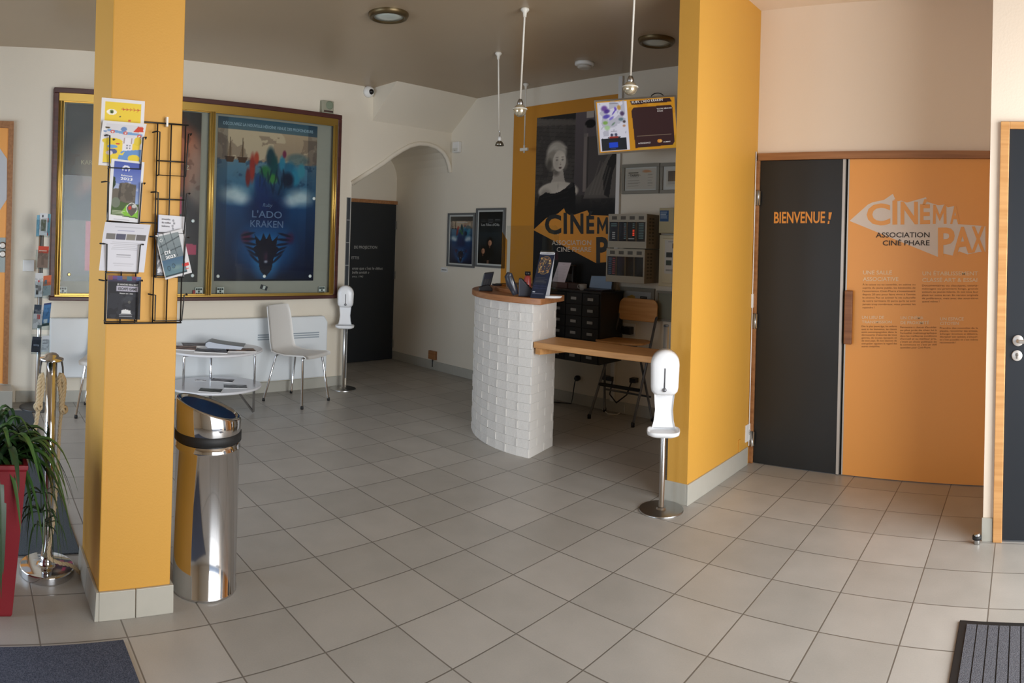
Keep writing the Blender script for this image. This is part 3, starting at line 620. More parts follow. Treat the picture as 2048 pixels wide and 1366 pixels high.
# four suspended rods with lamps
M_rod = mat('rod_white', (232, 226, 214), .4)
def hang(name, tops, bot, label, kind, zt=ZC):
    t = at_z(tops[0], tops[1], zt) if tops[1] > -5 else None
    if t is None: t = Vector(tops[2])
    d = math.hypot(t.x, t.y); bt = at_d(bot[0], bot[1], d)
    o = thing(name, (t.x, t.y, zt), label, 'hanging lamp', 'rod-hung ceiling lamps')
    obj('canopy', MB().lathe([(.028, zt), (.030, zt - .012), (.014, zt - .03), (.011, zt - .06)], (t.x, t.y), 18), M_rod, o)
    obj('rod', MB().tube([(t.x, t.y, zt - .02), bt], .0065, 8), M_rod, o)
    if kind == 'bulb':
        obj('socket', MB().lathe([(.018, bt.z - .03), (.022, bt.z - .01), (.012, bt.z + .015)], (bt.x, bt.y), 16), M_brush, o)
        obj('bulb', MB().ball((bt.x, bt.y, bt.z - .062), .044, 20, 1.0, 12), mat('mirrored_bulb', (226, 216, 190), .12, .75), o)
        m = MB(); m.tube([(bt.x + .047 * math.cos(q), bt.y + .047 * math.sin(q), bt.z - .052) for q in np.linspace(0, 2 * math.pi, 18)[:-1]], .004, 6, closed=True); obj('ring', m, M_rod, o)
    elif kind == 'spot':
        obj('clip', MB().tube([(bt.x, bt.y, bt.z + .005), (bt.x + .012, bt.y, bt.z - .02), (bt.x + .010, bt.y, bt.z - .05)], .004, 6), M_brush, o)
        obj('socket', MB().lathe([(.014, bt.z - .085), (.015, bt.z - .05)], (bt.x + .01, bt.y), 14), M_satin, o)
        m = MB().lathe([(.012, bt.z - .082), (.03, bt.z - .10), (.040, bt.z - .125), (.034, bt.z - .127), (.012, bt.z - .105)], (bt.x + .01, bt.y), 22); obj('reflector', m, mat('reflector_steel', (150, 144, 130), .2, .9), o)
    else:
        obj('cross_bar', MB().box(bt.x - .05, bt.x + .05, bt.y - .012, bt.y + .012, bt.z - .05, bt.z - .02), M_rod, o, bevel=.003)
        obj('stem', MB().tube([(bt.x, bt.y, bt.z + .01), (bt.x, bt.y, bt.z - .07)], .009, 10), M_rod, o)
hang('rod_lamp', (1050, 17), (1040.5, 203), 'hanging rod ending in a mirrored bulb, in front of the portrait panel', 'bulb')
hang('rod_lamp', (997, 105), (998, 262), 'hanging rod ending in a small halogen spot above two framed posters', 'spot')
hang('rod_lamp', (1052, 167), (1048.5, 292), 'hanging rod ending in a small white crossbar, over the ochre panel edge', 'bar')
t4 = at_d(1261, 157, 4.15)
hang('rod_lamp', (0, -9, (t4.x + .009, t4.y + .007, ZC)), (1261, 157), 'hanging rod with a mirrored bulb above the wall screen', 'bulb')

# heaters
def heater(y0, y1, z0, z1, label, vent):
    o = thing('wall_heater', (XW, (y0 + y1) / 2, z0), label, 'heater', 'white wall heaters')
    obj('panel', MB().prism([(y0, z0), (y1 - .03, z0), (y1, z0 + .06), (y1, z1 - .06), (y1 - .04, z1), (y0, z1)], (XW + .02, 0, 0), (0, 1, 0), (0, 0, 1), (.06, 0, 0)), mat('heater_white', (228, 232, 234), .45), o, bevel=.012)
    obj('bracket', MB().box(XW, XW + .021, y0 + .1, y1 - .1, z0 + .1, z1 - .1), M_dgrey, o)
    v0, v1 = vent; g = MB()
    for k in range(3): g.box(XW + .0795, XW + .082, v0, v1, z1 - .17 - .022 * k, z1 - .158 - .022 * k)
    obj('louvre', g, mat('louvre_grey', (158, 168, 176), .5), o)
heater(.735, 1.55, .235, .765, 'white electric wall heater under the left end of the poster case', (1.2, 1.5))
heater(1.80, 3.50, .125, .745, 'long white wall heater behind the round table and chair', (2.72, 3.40))

# back wall: ochre panel with the cinema picture
bw = lambda px, py, d=0: at_y(px, py, YB - d)
p0, p1 = bw(1027, 222), bw(1240, 500)
tl, tr = at_y(1027, 222, YB - .012), at_y(1240, 183, YB - .012)
zt = (tl.z + tr.z) / 2; xl = (tl.x + at_y(1022, 500, YB - .012).x) / 2; xr = tr.x - .01
wp = thing('wall_panel', ((xl + xr) / 2, YB, .62), 'tall ochre wall panel with a black and white film portrait and cinema logo', 'wall panel')
obj('board', MB().box(xl, xr, YB - .012, YB, .62, zt), M_panel, wp)
def art_portrait():
    A = Art(160, 330, (60, 56, 54)); n = A.noise(14, 5); n2 = A.noise(6, 8)
    hh, vv = A.h, A.v; A.v = 1 - (1 - A.v) * 1.364; A.h = int(hh / 1.364)
    A.grad(0, 1, (40, 37, 35), (70, 65, 62)); A.mix(n > .5, (92, 86, 80), .35)
    A.mix((np.abs((A.v * 40 + (A.u * 3)) % 1 - .5) < .07) & (A.u < .5), (30, 28, 27), .4)
    A.poly([(0, 1), (.5, .955), (.5, .925), (0, .95)], (120, 112, 104), .5); A.poly([(0, 1), (.5, 1), (.5, .965), (.1, .985)], (40, 38, 36), .9)
    A.rect(.50, 1, .50, 1, (96, 88, 90), .92); A.grad(.5, 1, (70, 64, 64), (104, 94, 98), .50, 1, .8)
    A.rect(.61, .66, .52, .87, (150, 138, 130), .7); A.rect(.645, .94, .52, .85, (80, 74, 72), .9); A.rect(.655, .665, .5, .85, (24, 23, 22), .8); A.rect(.82, .95, .80, .86, (24, 22, 24), .9)
    A.rect(.63, .72, .96, 1, (190, 180, 170), .9); A.ell(.68, .925, .07, .028, (22, 20, 21), 1, .2); A.rect(.60, .64, .85, .92, (110, 102, 100), .5)
    # man's sleeve at the right
    A.poly([(1, .83), (.93, .76), (.86, .70), (.78, .62), (.64, .53), (.62, .48), (1, .48)], (104, 98, 92), .95); A.poly([(1, .78), (.9, .70), (.84, .60), (.86, .5), (.92, .48), (.95, .62), (1, .70)], (30, 28, 28), .85); A.ell(.92, .80, .06, .05, (60, 54, 52), .9, .4)
    for k in range(5): A.poly([(.80 + .03 * k, .70 - .01 * k), (.815 + .03 * k, .70 - .01 * k), (.70 + .04 * k, .5), (.68 + .04 * k, .5)], (128, 120, 112), .35)
    # woman: hair, face, bare shoulders, dark dress
    A.ell(.27, .765, .145, .085, (176, 168, 156), 1, .25); A.ell(.24, .72, .125, .075, (150, 142, 130), 1, .3); A.ell(.36, .70, .07, .055, (112, 105, 97), 1, .35)
    for k in range(9): A.ell(.20 + .022 * k, .785 + .02 * math.sin(k * .9), .05, .010, (196, 188, 176), .5, .7, rot=.5 - .12 * k)
    A.ell(.185, .695, .05, .05, (70, 65, 60), .8, .6)
    A.poly([(.24, .66), (.36, .66), (.38, .60), (.40, .575), (.20, .575), (.23, .61)], (176, 166, 154), 1); A.ell(.27, .645, .06, .03, (92, 85, 78), .8, .7)
    A.ell(.31, .715, .088, .068, (206, 196, 182), 1, .12); A.ell(.27, .70, .05, .05, (168, 158, 146), .5, .8); A.ell(.34, .74, .05, .03, (226, 216, 202), .6, .7)
    for du in (-.035, .035): A.ell(.315 + du, .722, .017, .0065, (70, 62, 57), .85, .6); A.ell(.315 + du, .738, .024, .004, (104, 94, 86), .8, .6); A.ell(.317 + du, .7225, .005, .003, (220, 214, 204), .6)
    A.ell(.325, .70, .009, .013, (178, 164, 150), .8, .6); A.ell(.325, .692, .014, .004, (120, 106, 96), .7, .5); A.ell(.322, .674, .026, .0065, (84, 66, 62), .9, .5); A.ell(.322, .668, .018, .003, (104, 88, 82), .7, .5)
    A.ell(.30, .53, .27, .062, (196, 186, 172), 1, .12); A.ell(.14, .50, .10, .06, (150, 141, 130), .9, .5); A.ell(.36, .535, .12, .035, (214, 204, 190), .6, .7); A.ell(.30, .56, .012, .03, (150, 140, 130), .5, .8)
    A.poly([(.06, .50), (.14, .525), (.24, .515), (.32, .525), (.44, .56), (.50, .58), (.52, .54), (.54, .30), (.02, .30), (.03, .44)], (20, 19, 20), 1); A.poly([(.40, .55), (.48, .585), (.50, .56), (.44, .54)], (44, 42, 42), .9)
    for k in range(4): A.poly([(.08, .49 - .03 * k), (.44, .53 - .035 * k), (.44, .525 - .035 * k), (.08, .485 - .03 * k)], (44, 42, 42), .6)
    A.mix(np.clip((.50 - A.v) / .10, 0, 1), (22, 22, 23), 1)
    A.h, A.v = hh, vv; return A
pl_, pr_ = at_y(1070, 380, YB - .013).x, xr
zp1, zp0 = at_y(1073, 236, YB - .013).z, .25
pt = sheet('portrait_print', art_portrait(), (pl_, YB - .0125, .621), (pr_ - pl_, 0, 0), (0, 0, zp1 - .621), wp, thick=.0012)
# logo on the picture
def S(X, Y, d=.0135): return at_y(850 + X / 2.668, 400 + Y / 2.668, YB - d)
ARW = [(578, 160), (648, 96), (710, 72), (742, 44), (750, 66), (770, 80), (800, 78), (866, 55), (880, 80), (985, 84), (985, 330), (912, 336)]
lm = MB().flat([S(min(x, 985 + 60 * 0), y) for x, y in ARW], (0, -.001, 0)); la = obj('logo_arrow', lm, mat('logo_orange', (222, 146, 46), .5), wp)
lw = MB()
for s, x0, x1, yb0, yb1, yt0, yt1 in (('C', 640, 728, 184, 184, 76, 76), ('I', 740, 758, 181, 181, 68, 68), ('N', 776, 846, 181, 181, 72, 72), ('É', 862, 904, 180, 180, 60, 60), ('M', 918, 978, 180, 181, 92, 92), ('A', 985, 1030, 181, 182, 94, 94), ('P', 914, 978, 338, 334, 198, 196), ('A', 972, 1046, 334, 326, 196, 194)):
    if S(x1, 100).x > xr - .004: x1 = x0 + (x1 - x0) * .35; s = 'I' if S(x0, 100).x > xr - .02 else s
    if S(x1, 100).x < xr: word(lw, s, x0, x1, yb0, yb1, yt0, yt1, .034, fn=S, n=(0, -.0024, 0))
lettering('logo_letters', lw, M_black, wp)
s1 = MB()
for s, x0, x1, yb in (('ASSOCIATION', 678, 888, 240), ('CINÉ PHARE', 704, 888, 276)):
    a, b = S(x0, yb), S(x1, yb); write(s1, s, a, b - a, UZ, h=(S(x0, yb - 24) - a).length, w=(b - a).length, off=.004, lift=.004)
lettering('subtitle', s1, mat('logo_grey', (214, 200, 186), .5), wp)
struct('trim_8', MB().box(xr + .002, xr + .045, YB - .03, YB, .1, 3.12), M_satin, 'white upright batten beside the ochre panel', bevel=.003)
# framed film posters
def framed(name, x0, x1, z0, z1, art, label, group, cat='framed poster', y=YB, fw=.022, mount=.018, fm=None, pm=M_gloss):
    o = thing(name, ((x0 + x1) / 2, y, z0), label, cat, group)
    m = MB()
    for a, b, c, d in ((x0, x1, z1 - fw, z1), (x0, x1, z0, z0 + fw), (x0, x0 + fw, z0 + fw, z1 - fw), (x1 - fw, x1, z0 + fw, z1 - fw)): m.box(a, b, y - .024, y, c, d)
    obj('frame', m, fm or mat('frame_grey', (110, 112, 112), .4, .3), o, bevel=.002)
    obj('mount', MB().box(x0 + fw, x1 - fw, y - .010, y - .002, z0 + fw, z1 - fw), mat('mount_white', (206, 204, 198), .6), o)
    g = fw + mount; sheet('print', art, (x0 + g, y - .0115, z0 + g), (x1 - x0 - 2 * g, 0, 0), (0, 0, z1 - z0 - 2 * g), o, pm)
    obj('glass', MB().box(x0 + fw, x1 - fw, y - .018, y - .0155, z0 + fw, z1 - fw), clear('frame_glass', (252, 253, 253), .02, .8), o)
    return o
def fb(a, b, c, d): # corner pixels -> box on the back wall
    A, B = at_y(a, b, YB), at_y(c, d, YB); return A.x, B.x, B.z, A.z
sp = art_sea(60, 110); sp.rect(0, 1, .90, 1, (70, 66, 62)); sp.lines(.3, .9, .86, .89, 1, (190, 190, 190), .7)
x0, x1, z0, z1 = fb(898.5, 424, 949.5, 536); framed('framed_poster', x0, x1, z0, z1 - .015, sp, 'narrow grey frame with a blue sea film poster, left of two on the back wall', 'framed film posters on the back wall')
def art_two():
    A = Art(60, 110, (24, 26, 28)); A.grad(0, .6, (16, 16, 17), (36, 46, 52)); A.grad(.6, 1, (30, 38, 42), (20, 22, 24))
    A.lines(.1, .32, .80, .86, 2, (130, 130, 130), .5, 1); A.lines(.38, .62, .78, .86, 3, (140, 140, 140), .5, 2, center=True); A.lines(.68, .92, .81, .86, 2, (150, 150, 150), .6, 3)
    for cu, cv, r in ((.22, .24, 1.0), (.50, .40, 1.05)):
        A.ell(cu, cv + .02, .15 * r, .10 * r, (14, 12, 12), 1, .3); A.ell(cu - .06, cv - .06, .10, .10, (14, 12, 12), 1, .4); A.ell(cu, cv, .085 * r, .062 * r, (196, 140, 108), 1, .3); A.ell(cu - .04, cv, .05, .05, (96, 62, 48), .6, .8)
        for s in (-.03, .03): A.ell(cu + s, cv + .008, .016, .006, (40, 26, 22), .9, .4)
        A.ell(cu + .005, cv - .012, .010, .012, (120, 80, 62), .7, .5); A.ell(cu, cv - .032, .024, .006, (92, 46, 42), .9, .4)
        A.ell(cu, cv - .17, .22, .12, (14, 14, 15), 1, .25); A.ell(cu - .01, cv - .075, .035, .03, (118, 80, 60), .9, .4)
    A.rect(.38, .46, .0, .07, (150, 110, 88), .7); return A
x0, x1, z0, z1 = fb(955, 417, 1009.5, 537); fo = framed('framed_poster', x0, x1, z0, z1, art_two(), 'grey frame with two faces on a dark poster, beside the ochre panel', 'framed film posters on the back wall')
m = MB(); write(m, "Les Filles d'Olfa", ((x0 + x1) / 2, YB - .0125, z0 + .70 * (z1 - z0)), UX, UZ, h=.026, w=.62 * (x1 - x0), align='c'); lettering('lettering', m, mat('title_grey', (196, 196, 192), .6), fo)
a, b = at_y(883, 534, YB), at_y(896, 545, YB)
th = thing('wall_switch', ((a.x + b.x) / 2, YB, b.z), 'small white switch plate left below the framed sea poster', 'switch'); obj('plate', MB().box(a.x, b.x, YB - .012, YB, b.z, a.z), M_satin, th, bevel=.003); obj('slot', MB().box(a.x + .02, b.x - .015, YB - .014, YB - .011, b.z + .024, b.z + .032), M_black, th)
a, b = at_y(861, 700, YB), at_y(874, 720, YB)
so = thing('floor_socket', ((a.x + b.x) / 2, YB, b.z), 'small brown wooden socket block on the back wall skirting', 'socket'); obj('block', MB().box(a.x, b.x, YB - .035, YB, b.z, a.z), M_lintel, so, bevel=.003); obj('cable', MB().tube([((a.x + b.x) / 2, YB - .018, b.z + .01), ((a.x + b.x) / 2, YB - .018, b.z - .09)], .006, 8), M_dgrey, so)

# ================================================================== reception counter
CC, R0, R1 = Vector((-3.42, 4.53, 0)), .95, .59                      # the counter follows a quarter circle
def cp(phi, r, z=0): return Vector((CC.x - r * math.sin(phi), CC.y - r * math.cos(phi), z))
ph0, ph1 = math.radians(-12.5), math.radians(92)
ctr = thing('reception_counter', cp(.6, .77, 0), 'curved reception counter of white painted brick with a wooden top', 'counter')
M_brick = mat('white_brick', (230, 226, 220), .6, bump=.25, bscale=45)
mb = MB(); rows, bh, zt_ = 17, 1.105 / 17, 1.105
rb = random.Random(3)
A0 = [(cp(ph0 + (ph1 - ph0) * i / 40, R0 - .004), cp(ph0 + (ph1 - ph0) * i / 40, R1)) for i in range(41)]
poly = [(a.x, a.y) for a, _ in A0] + [(b.x, b.y) for _, b in A0[::-1]]
mb.prism(poly, (0, 0, 0), (1, 0, 0), (0, 1, 0), (0, 0, zt_))
def brick(phi0, phi1, z0, z1, d):                                     # one brick proud of the wall, slightly uneven
    n = max(2, int((phi1 - phi0) / .08)); vs = []
    for r in (R0 - .006, R0 + d):
        for z in (z0, z1): vs += [cp(phi0 + (phi1 - phi0) * i / n, r, z) for i in range(n + 1)]
    k = n + 1; fs = []
    for i in range(n): fs += [(2 * k + i, 3 * k + i, 3 * k + i + 1, 2 * k + i + 1), (k + i, i + k + 1, 3 * k + i + 1, 3 * k + i), (i, 2 * k + i, 2 * k + i + 1, i + 1)]
    fs += [(0, k, 3 * k, 2 * k), (n, 2 * k + n, 3 * k + n, k + n)]
    mb.add(vs, [f[::-1] for f in fs])
bl = .22 / R0
for r in range(rows):
    p = ph0 - (bl / 2 if r % 2 else 0)
    while p < ph1:
        a, b = max(p + .006, ph0 + .001), min(p + bl - .006, ph1)
        if b - a > .03: brick(a, b, r * bh + .0006, (r + 1) * bh - .0006, rb.uniform(.001, .0032))
        q_ = p + bl
        if ph0 + .02 < q_ < ph1 - .02: brick(q_ - .0045, q_ + .0045, r * bh + .004, (r + 1) * bh - .004, .0065)
        p += bl
# bricks of the end face
e0, e1 = cp(ph0, R0), cp(ph0, R1); ed = (e1 - e0).normalized(); en = Vector((ed.y, -ed.x, 0)); el_ = (e1 - e0).length
for r in range(rows):
    x = -.11 if r % 2 else 0
    while x < el_:
        a, b = max(x + .004, -.003), min(x + .22 - .004, el_)
        if b - a > .03: d = rb.uniform(.001, .003); c = e0 + ed * (a + b) / 2 + Vector((0, 0, (r + .5) * bh)); mb.obox(c + en * (d / 2 - .003), ed * (b - a) / 2, Vector((0, 0, bh / 2 - .0006)), en * (d / 2 + .003))
        if .02 < x + .22 < el_ - .02: c = e0 + ed * (x + .22) + Vector((0, 0, (r + .5) * bh)); mb.obox(c + en * .001, ed * .004, Vector((0, 0, bh / 2 - .004)), en * .005)
        x += .22
obj('brick_wall', mb, M_brick, ctr)
q0 = math.radians(-17)
tp = [cp(q0 + (ph1 - q0) * i / 48, R0 + .03) for i in range(49)] + [cp(q0 + (ph1 - q0) * (48 - i) / 48, R1 - .05) for i in range(49)]
TZ = 1.152
obj('top', MB().prism([(v.x, v.y) for v in tp], (0, 0, 1.106), (1, 0, 0), (0, 1, 0), (0, 0, TZ - 1.106)), M_counterwood, ctr, bevel=.005)
l0, l1 = math.radians(-9), math.radians(54)
lg = [cp(l0 + (l1 - l0) * i / 30, .80) for i in range(31)] + [cp(l0 + (l1 - l0) * (30 - i) / 30, .69) for i in range(31)]
obj('ledge', MB().prism([(v.x, v.y) for v in lg], (0, 0, TZ), (1, 0, 0), (0, 1, 0), (0, 0, .028)), M_counterwood, ctr, bevel=.003)
LZ = TZ + .028
# shelf between counter and partition
sh = thing('side_shelf', (-2.62, 3.8, .79), 'low beech shelf between the white counter and the yellow partition', 'shelf')
s0, s1 = at_z(1070, 683.5, .837), at_z(1318, 715, .837)
dd = (s1 - s0); dd.z = 0; t_ = (-2.056 - s0.x) / dd.x; s1 = s0 + dd * t_
a0 = e0 + en * .012; a1 = e0 + ed * .34 + en * .012
obj('plank', MB().prism([(a0.x, a0.y), (s1.x, s1.y), (s1.x, s1.y + .30), (a1.x, a1.y)], (0, 0, .795), (1, 0, 0), (0, 1, 0), (0, 0, .042)), M_beech, sh, bevel=.004)
obj('cleat', MB().prism([(a0.x + .008, a0.y + .012), (a0.x + .05, a0.y + .012), (a0.x + .11, a0.y + .30), (a0.x + .06, a0.y + .30)], (0, 0, .750), (1, 0, 0), (0, 1, 0), (0, 0, .045)), M_beech, sh)

# acrylic screens on the ledge
def col_of(p): v = RM.transposed() @ (Vector(p) - Vector((0, 0, EYE))); return CX + F * math.atan2(v.x, v.y)
def ring(px, r, z=TZ):                                                # the point of the counter circle of radius r that shows in picture column px
    best = min((abs(col_of(cp(t, r)) - px), t) for t in np.linspace(ph0 - .1, 1.0, 600)); return cp(best[1], r, z)
g0, g1 = ring(1003, .715, LZ), ring(1107, .72, LZ)
sc_ = thing('acrylic_screen', ((g0.x + g1.x) / 2, (g0.y + g1.y) / 2, LZ), 'clear acrylic screen standing on the counter ledge', 'screen')
gd = (g1 - g0); gl = gd.length; gd.normalize(); gn = Vector((gd.y, -gd.x, 0)); gh = .50
rr = .05; pts = [(0, 0), (gl, 0)] + [(gl - rr + rr * math.cos(q), gh - rr + rr * math.sin(q)) for q in np.linspace(0, math.pi / 2, 7)] + [(0, gh)]
obj('pane', MB().prism(pts, g0, gd, (0, 0, 1), gn * .006), clear('acrylic', (246, 248, 247), .01, 1.0), sc_)
for t in (.12, .88):
    c = g0 + gd * gl * t; obj('foot', MB().obox(c + Vector((0, 0, .04)) + gn * .003, gd * .012, gn * .009, (0, 0, .04)), clear('acrylic_foot', (230, 232, 228), .05, 1), sc_)
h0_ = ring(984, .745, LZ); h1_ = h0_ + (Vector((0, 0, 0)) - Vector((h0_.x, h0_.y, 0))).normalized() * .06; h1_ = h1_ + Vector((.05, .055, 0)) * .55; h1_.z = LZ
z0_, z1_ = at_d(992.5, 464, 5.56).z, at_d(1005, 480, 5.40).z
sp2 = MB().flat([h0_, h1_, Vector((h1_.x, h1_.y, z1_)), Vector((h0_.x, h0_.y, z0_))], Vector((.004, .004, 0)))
tag(obj('acrylic_side_panel', sp2, clear('yellow_reflection_acrylic', (246, 208, 136), .03, .8)), 'narrow acrylic panel tinted with a yellow reflection, left of the clear counter screen', 'screen')  # clear side pane; the yellow wall's reflection is put into its tint

def on_top(px, py, z=TZ): return at_z(px, py, z)
# card terminal
c = ring(963, .90); dr = Vector((c.x, c.y, 0)).normalized(); rt = Vector((dr.y, -dr.x, 0))
M_dk = mat('dark_plastic', (30, 30, 34), .35); M_scr = mat('dark_screen', (24, 28, 48), .3)
ct = thing('card_terminal', c, 'black payment terminal at the left end of the counter top', 'card terminal')
m = MB(); m.prism([(-.055, 0), (.055, 0), (.055, .02), (.02, .055), (-.055, .03)], c - dr * .04, rt, (0, 0, 1), dr * .08); obj('base', m, M_dk, ct, bevel=.006)
m = MB(); m.obox(c + rt * .012 + Vector((0, 0, .095)), (rt * .95 + Vector((0, 0, .14))).normalized() * .040, Vector((0, 0, 1)) * .055 + rt * .012 - dr * .0, dr * .014); bod = obj('body', m, M_dk, ct, bevel=.006)
m = MB(); m.obox(c + rt * .018 + Vector((0, 0, .118)) - dr * .0145, (rt * .95 + Vector((0, 0, .14))).normalized() * .03, Vector((0, 0, .022)) + rt * .005, dr * .001); obj('screen', m, M_scr, bod)
m = MB()
for i in range(3):
    for j in range(4): m.obox(c + rt * (-.012 + .02 * i + .003 * j) + Vector((0, 0, .055 + .011 * j)) - dr * .0148, rt * .007, Vector((0, 0, .0035)), dr * .001)
obj('keypad', m, mat('key_dark', (58, 58, 64), .4), bod)
c2 = ring(981, .775, LZ)
m = MB().obox(c2 + Vector((0, 0, .008)), rt * .04, dr * .018, (0, 0, .008)); tag(obj('card_reader_pad', m, M_dk, bevel=.003), 'flat black pad lying on the counter ledge beside the narrow side panel', 'pad')
# telephone
c = ring(1036, .89); dr = Vector((c.x, c.y, 0)).normalized(); rt = Vector((dr.y, -dr.x, 0))
M_ph = mat('phone_dark', (44, 46, 56), .35)
tp_ = thing('telephone', c, 'dark desk telephone with its handset, behind the standing calendar', 'telephone')
m = MB(); m.prism([(-.03, 0), (.075, 0), (.075, .045), (-.015, .135), (-.03, .13)], c - dr * .055, rt, (0, 0, 1), dr * .11); obj('base', m, M_ph, tp_, bevel=.008)
m = MB()
for i in range(3):
    for j in range(4): m.obox(c + rt * (.0 + .02 * j) + dr * (-.03 + .03 * i) + Vector((0, 0, .119 - .02 * j)), rt * .008 - Vector((0, 0, .005)), dr * .009, (.002, 0, .004))
obj('keypad', m, M_dk, tp_)
hp_ = [c + rt * x + Vector((0, 0, z)) - dr * .03 for x, z in ((-.098, .172), (-.104, .145), (-.09, .10), (-.066, .055), (-.05, .012))]
m = MB().tube(hp_, [.018, .032, .033, .031, .022], 14); hs = obj('handset', m, M_ph, tp_)
m = MB().tube([hp_[1] + rt * .020 - dr * .024, hp_[2] + rt * .020 - dr * .026, hp_[3] + rt * .016 - dr * .024], .005, 8); obj('trim', m, M_brush, hs)
# standing calendar
c0_, c1_ = at_z(1052, 590, TZ), at_z(1087, 594.5, TZ)
c0_ = ring(1051, .965); c1_ = ring(1088, .965)
u_ = (c1_ - c0_); wv = u_.length; u_.normalize(); nb = Vector((-u_.y, u_.x, 0))     # nb points away from the viewer
cal = thing('tent_card', (c0_ + c1_) / 2, 'tall dark blue standing card with gold lettering, on the counter corner', 'standing card')
upv = Vector((0, 0, .328)) + nb * .035 + u_ * .055
def art_cal():
    A = Art(60, 130, (20, 24, 44)); n = A.noise(6, 31)
    A.mix(n > .6, (28, 34, 58), .5); r = random.Random(4)
    A.lines(.12, .9, .93, .96, 1, (160, 160, 170), .6)
    A.ell(.5, .72, .42, .20, (150, 116, 60), .8); A.ell(.5, .72, .39, .185, (40, 40, 56), .85)
    for k in range(60): A.ell(.5 + r.uniform(-.34, .34), .72 + r.uniform(-.17, .17), r.uniform(.02, .08), r.uniform(.006, .02), random.Random(k).choice([(178, 140, 74), (170, 110, 60), (120, 96, 60), (196, 168, 110)]), .8, .2, rot=r.uniform(-.6, .9))
    for k in range(5): A.lines(.1, .9, .44 - .03 * k, .46 - .03 * k, 1, (120, 110, 90), .5, k)
    for k in range(10): A.ell(.1 + .088 * k, .27, .03, .012, (58, 64, 110), .6, .3); A.ell(.1 + .088 * k, .22, .03, .012, (58, 64, 110), .6, .3)
    A.lines(.08, .30, .125, .145, 1, (230, 230, 235), .95); A.lines(.08, .9, .095, .11, 1, (200, 200, 210), .6, 3); A.lines(.3, .9, .05, .065, 1, (210, 210, 220), .8, 5); return A
sheet('front_card', art_cal(), c0_, u_ * wv, upv, cal, thick=.003, edge=(40, 44, 66))
bk = MB().flat([c0_ + nb * .075, c1_ + nb * .075, c1_ + upv, c0_ + upv], -nb * .003); obj('back_leg', bk, mat('card_white', (222, 222, 226), .6), cal)
m = MB()
for k in range(16):
    pc = c0_ + upv + u_ * wv * (.06 + .88 * k / 15); m.tube([pc + nb * .010 * math.cos(q) + Vector((0, 0, .010 * math.sin(q))) for q in np.linspace(0, 2 * math.pi, 11)[:-1]], .0012, 5, closed=True)
obj('spiral_binding', m, M_brush, cal)
gs = MB().flat([c1_ + nb * .002, c1_ + nb * .13, c1_ + upv * .98 + nb * .001], u_ * .001)
# white handset lying at the right of the counter
c = ring(1122, .90); rt = Vector((c.y, -c.x, 0)).normalized(); dr = Vector((-rt.y, rt.x, 0))
c = c + rt * .012; wt = thing('white_tray', c, 'slim white tray lying on the right end of the counter top', 'tray')
m = MB().lathe([(.3, 0), (.85, .002), (1.0, .012), (.99, .018), (.9, .016), (.3, .010)], n=28, sx=.088, sy=.045); m.xform(Matrix.Translation(c) @ Matrix(((rt.x, dr.x, 0, 0), (rt.y, dr.y, 0, 0), (0, 0, 1, 0), (0, 0, 0, 1)))); obj('dish', m, M_white, wt)
# red bottle on the counter
c = ring(1046, .655)
bt_ = thing('spray_bottle', c, 'small red bottle with dark cap seen through the acrylic screen', 'bottle')
obj('body', MB().lathe([(.026, TZ), (.028, TZ + .02), (.028, TZ + .115), (.018, TZ + .135), (.012, TZ + .14)], (c.x, c.y), 20), mat('bottle_red', (176, 74, 66), .3), bt_); obj('cap', MB().lathe([(.015, TZ + .138), (.024, TZ + .145), (.022, TZ + .17)], (c.x, c.y), 18), M_dk, bt_)

# ================================================================== behind the counter
yc = 4.76
a, b = at_y(1141, 590, yc), at_y(1201, 586, yc); zb_, zt2 = at_y(1221, 735, yc).z, at_y(1221, 586, yc).z
xl_, xr_ = -4.75, b.x
cb_ = thing('drawer_cabinet', ((xl_ + xr_) / 2, 4.95, zb_), 'black drawer cabinet with small label holders, behind the counter', 'cabinet')
obj('body', MB().box(xl_, xr_, yc + .012, YB - .035, zb_, zt2 - .02), M_black, cb_); obj('worktop', MB().box(xl_ - .01, xr_ + .012, yc - .006, YB - .035, zt2 - .0195, zt2), mat('worktop_black', (24, 25, 27), .4), cb_, bevel=.003)
M_drawer = mat('drawer_black', (30, 32, 35), .4); M_label = mat('label_holder', (168, 170, 172), .35, .5)
cw = (at_y(1186, 640, yc).x - at_y(1153, 615, yc).x); x_c0 = at_y(1186, 640, yc).x + .0 - cw / 2
ncol = 4; hh = (zt2 - .025 - zb_) / 6
for ci in range(ncol):
    for ri in range(6):
        xa = xr_ - .012 - cw * (ci + 1) + .004; xb = xa + cw - .008; za = zb_ + .004 + hh * ri
        dw = obj('drawer', MB().box(xa, xb, yc, yc + .013, za + .002, za + hh - .003), M_drawer, cb_, bevel=.002)
        obj('label_holder', MB().box((xa + xb) / 2 - .03, (xa + xb) / 2 + .03, yc - .006, yc, za + hh * .5 - .012, za + hh * .5 + .012), M_label, dw)
WT = zt2
def stand_at(px, y, z=None): p = at_y(px, 580, y); return Vector((p.x, y, WT if z is None else z))
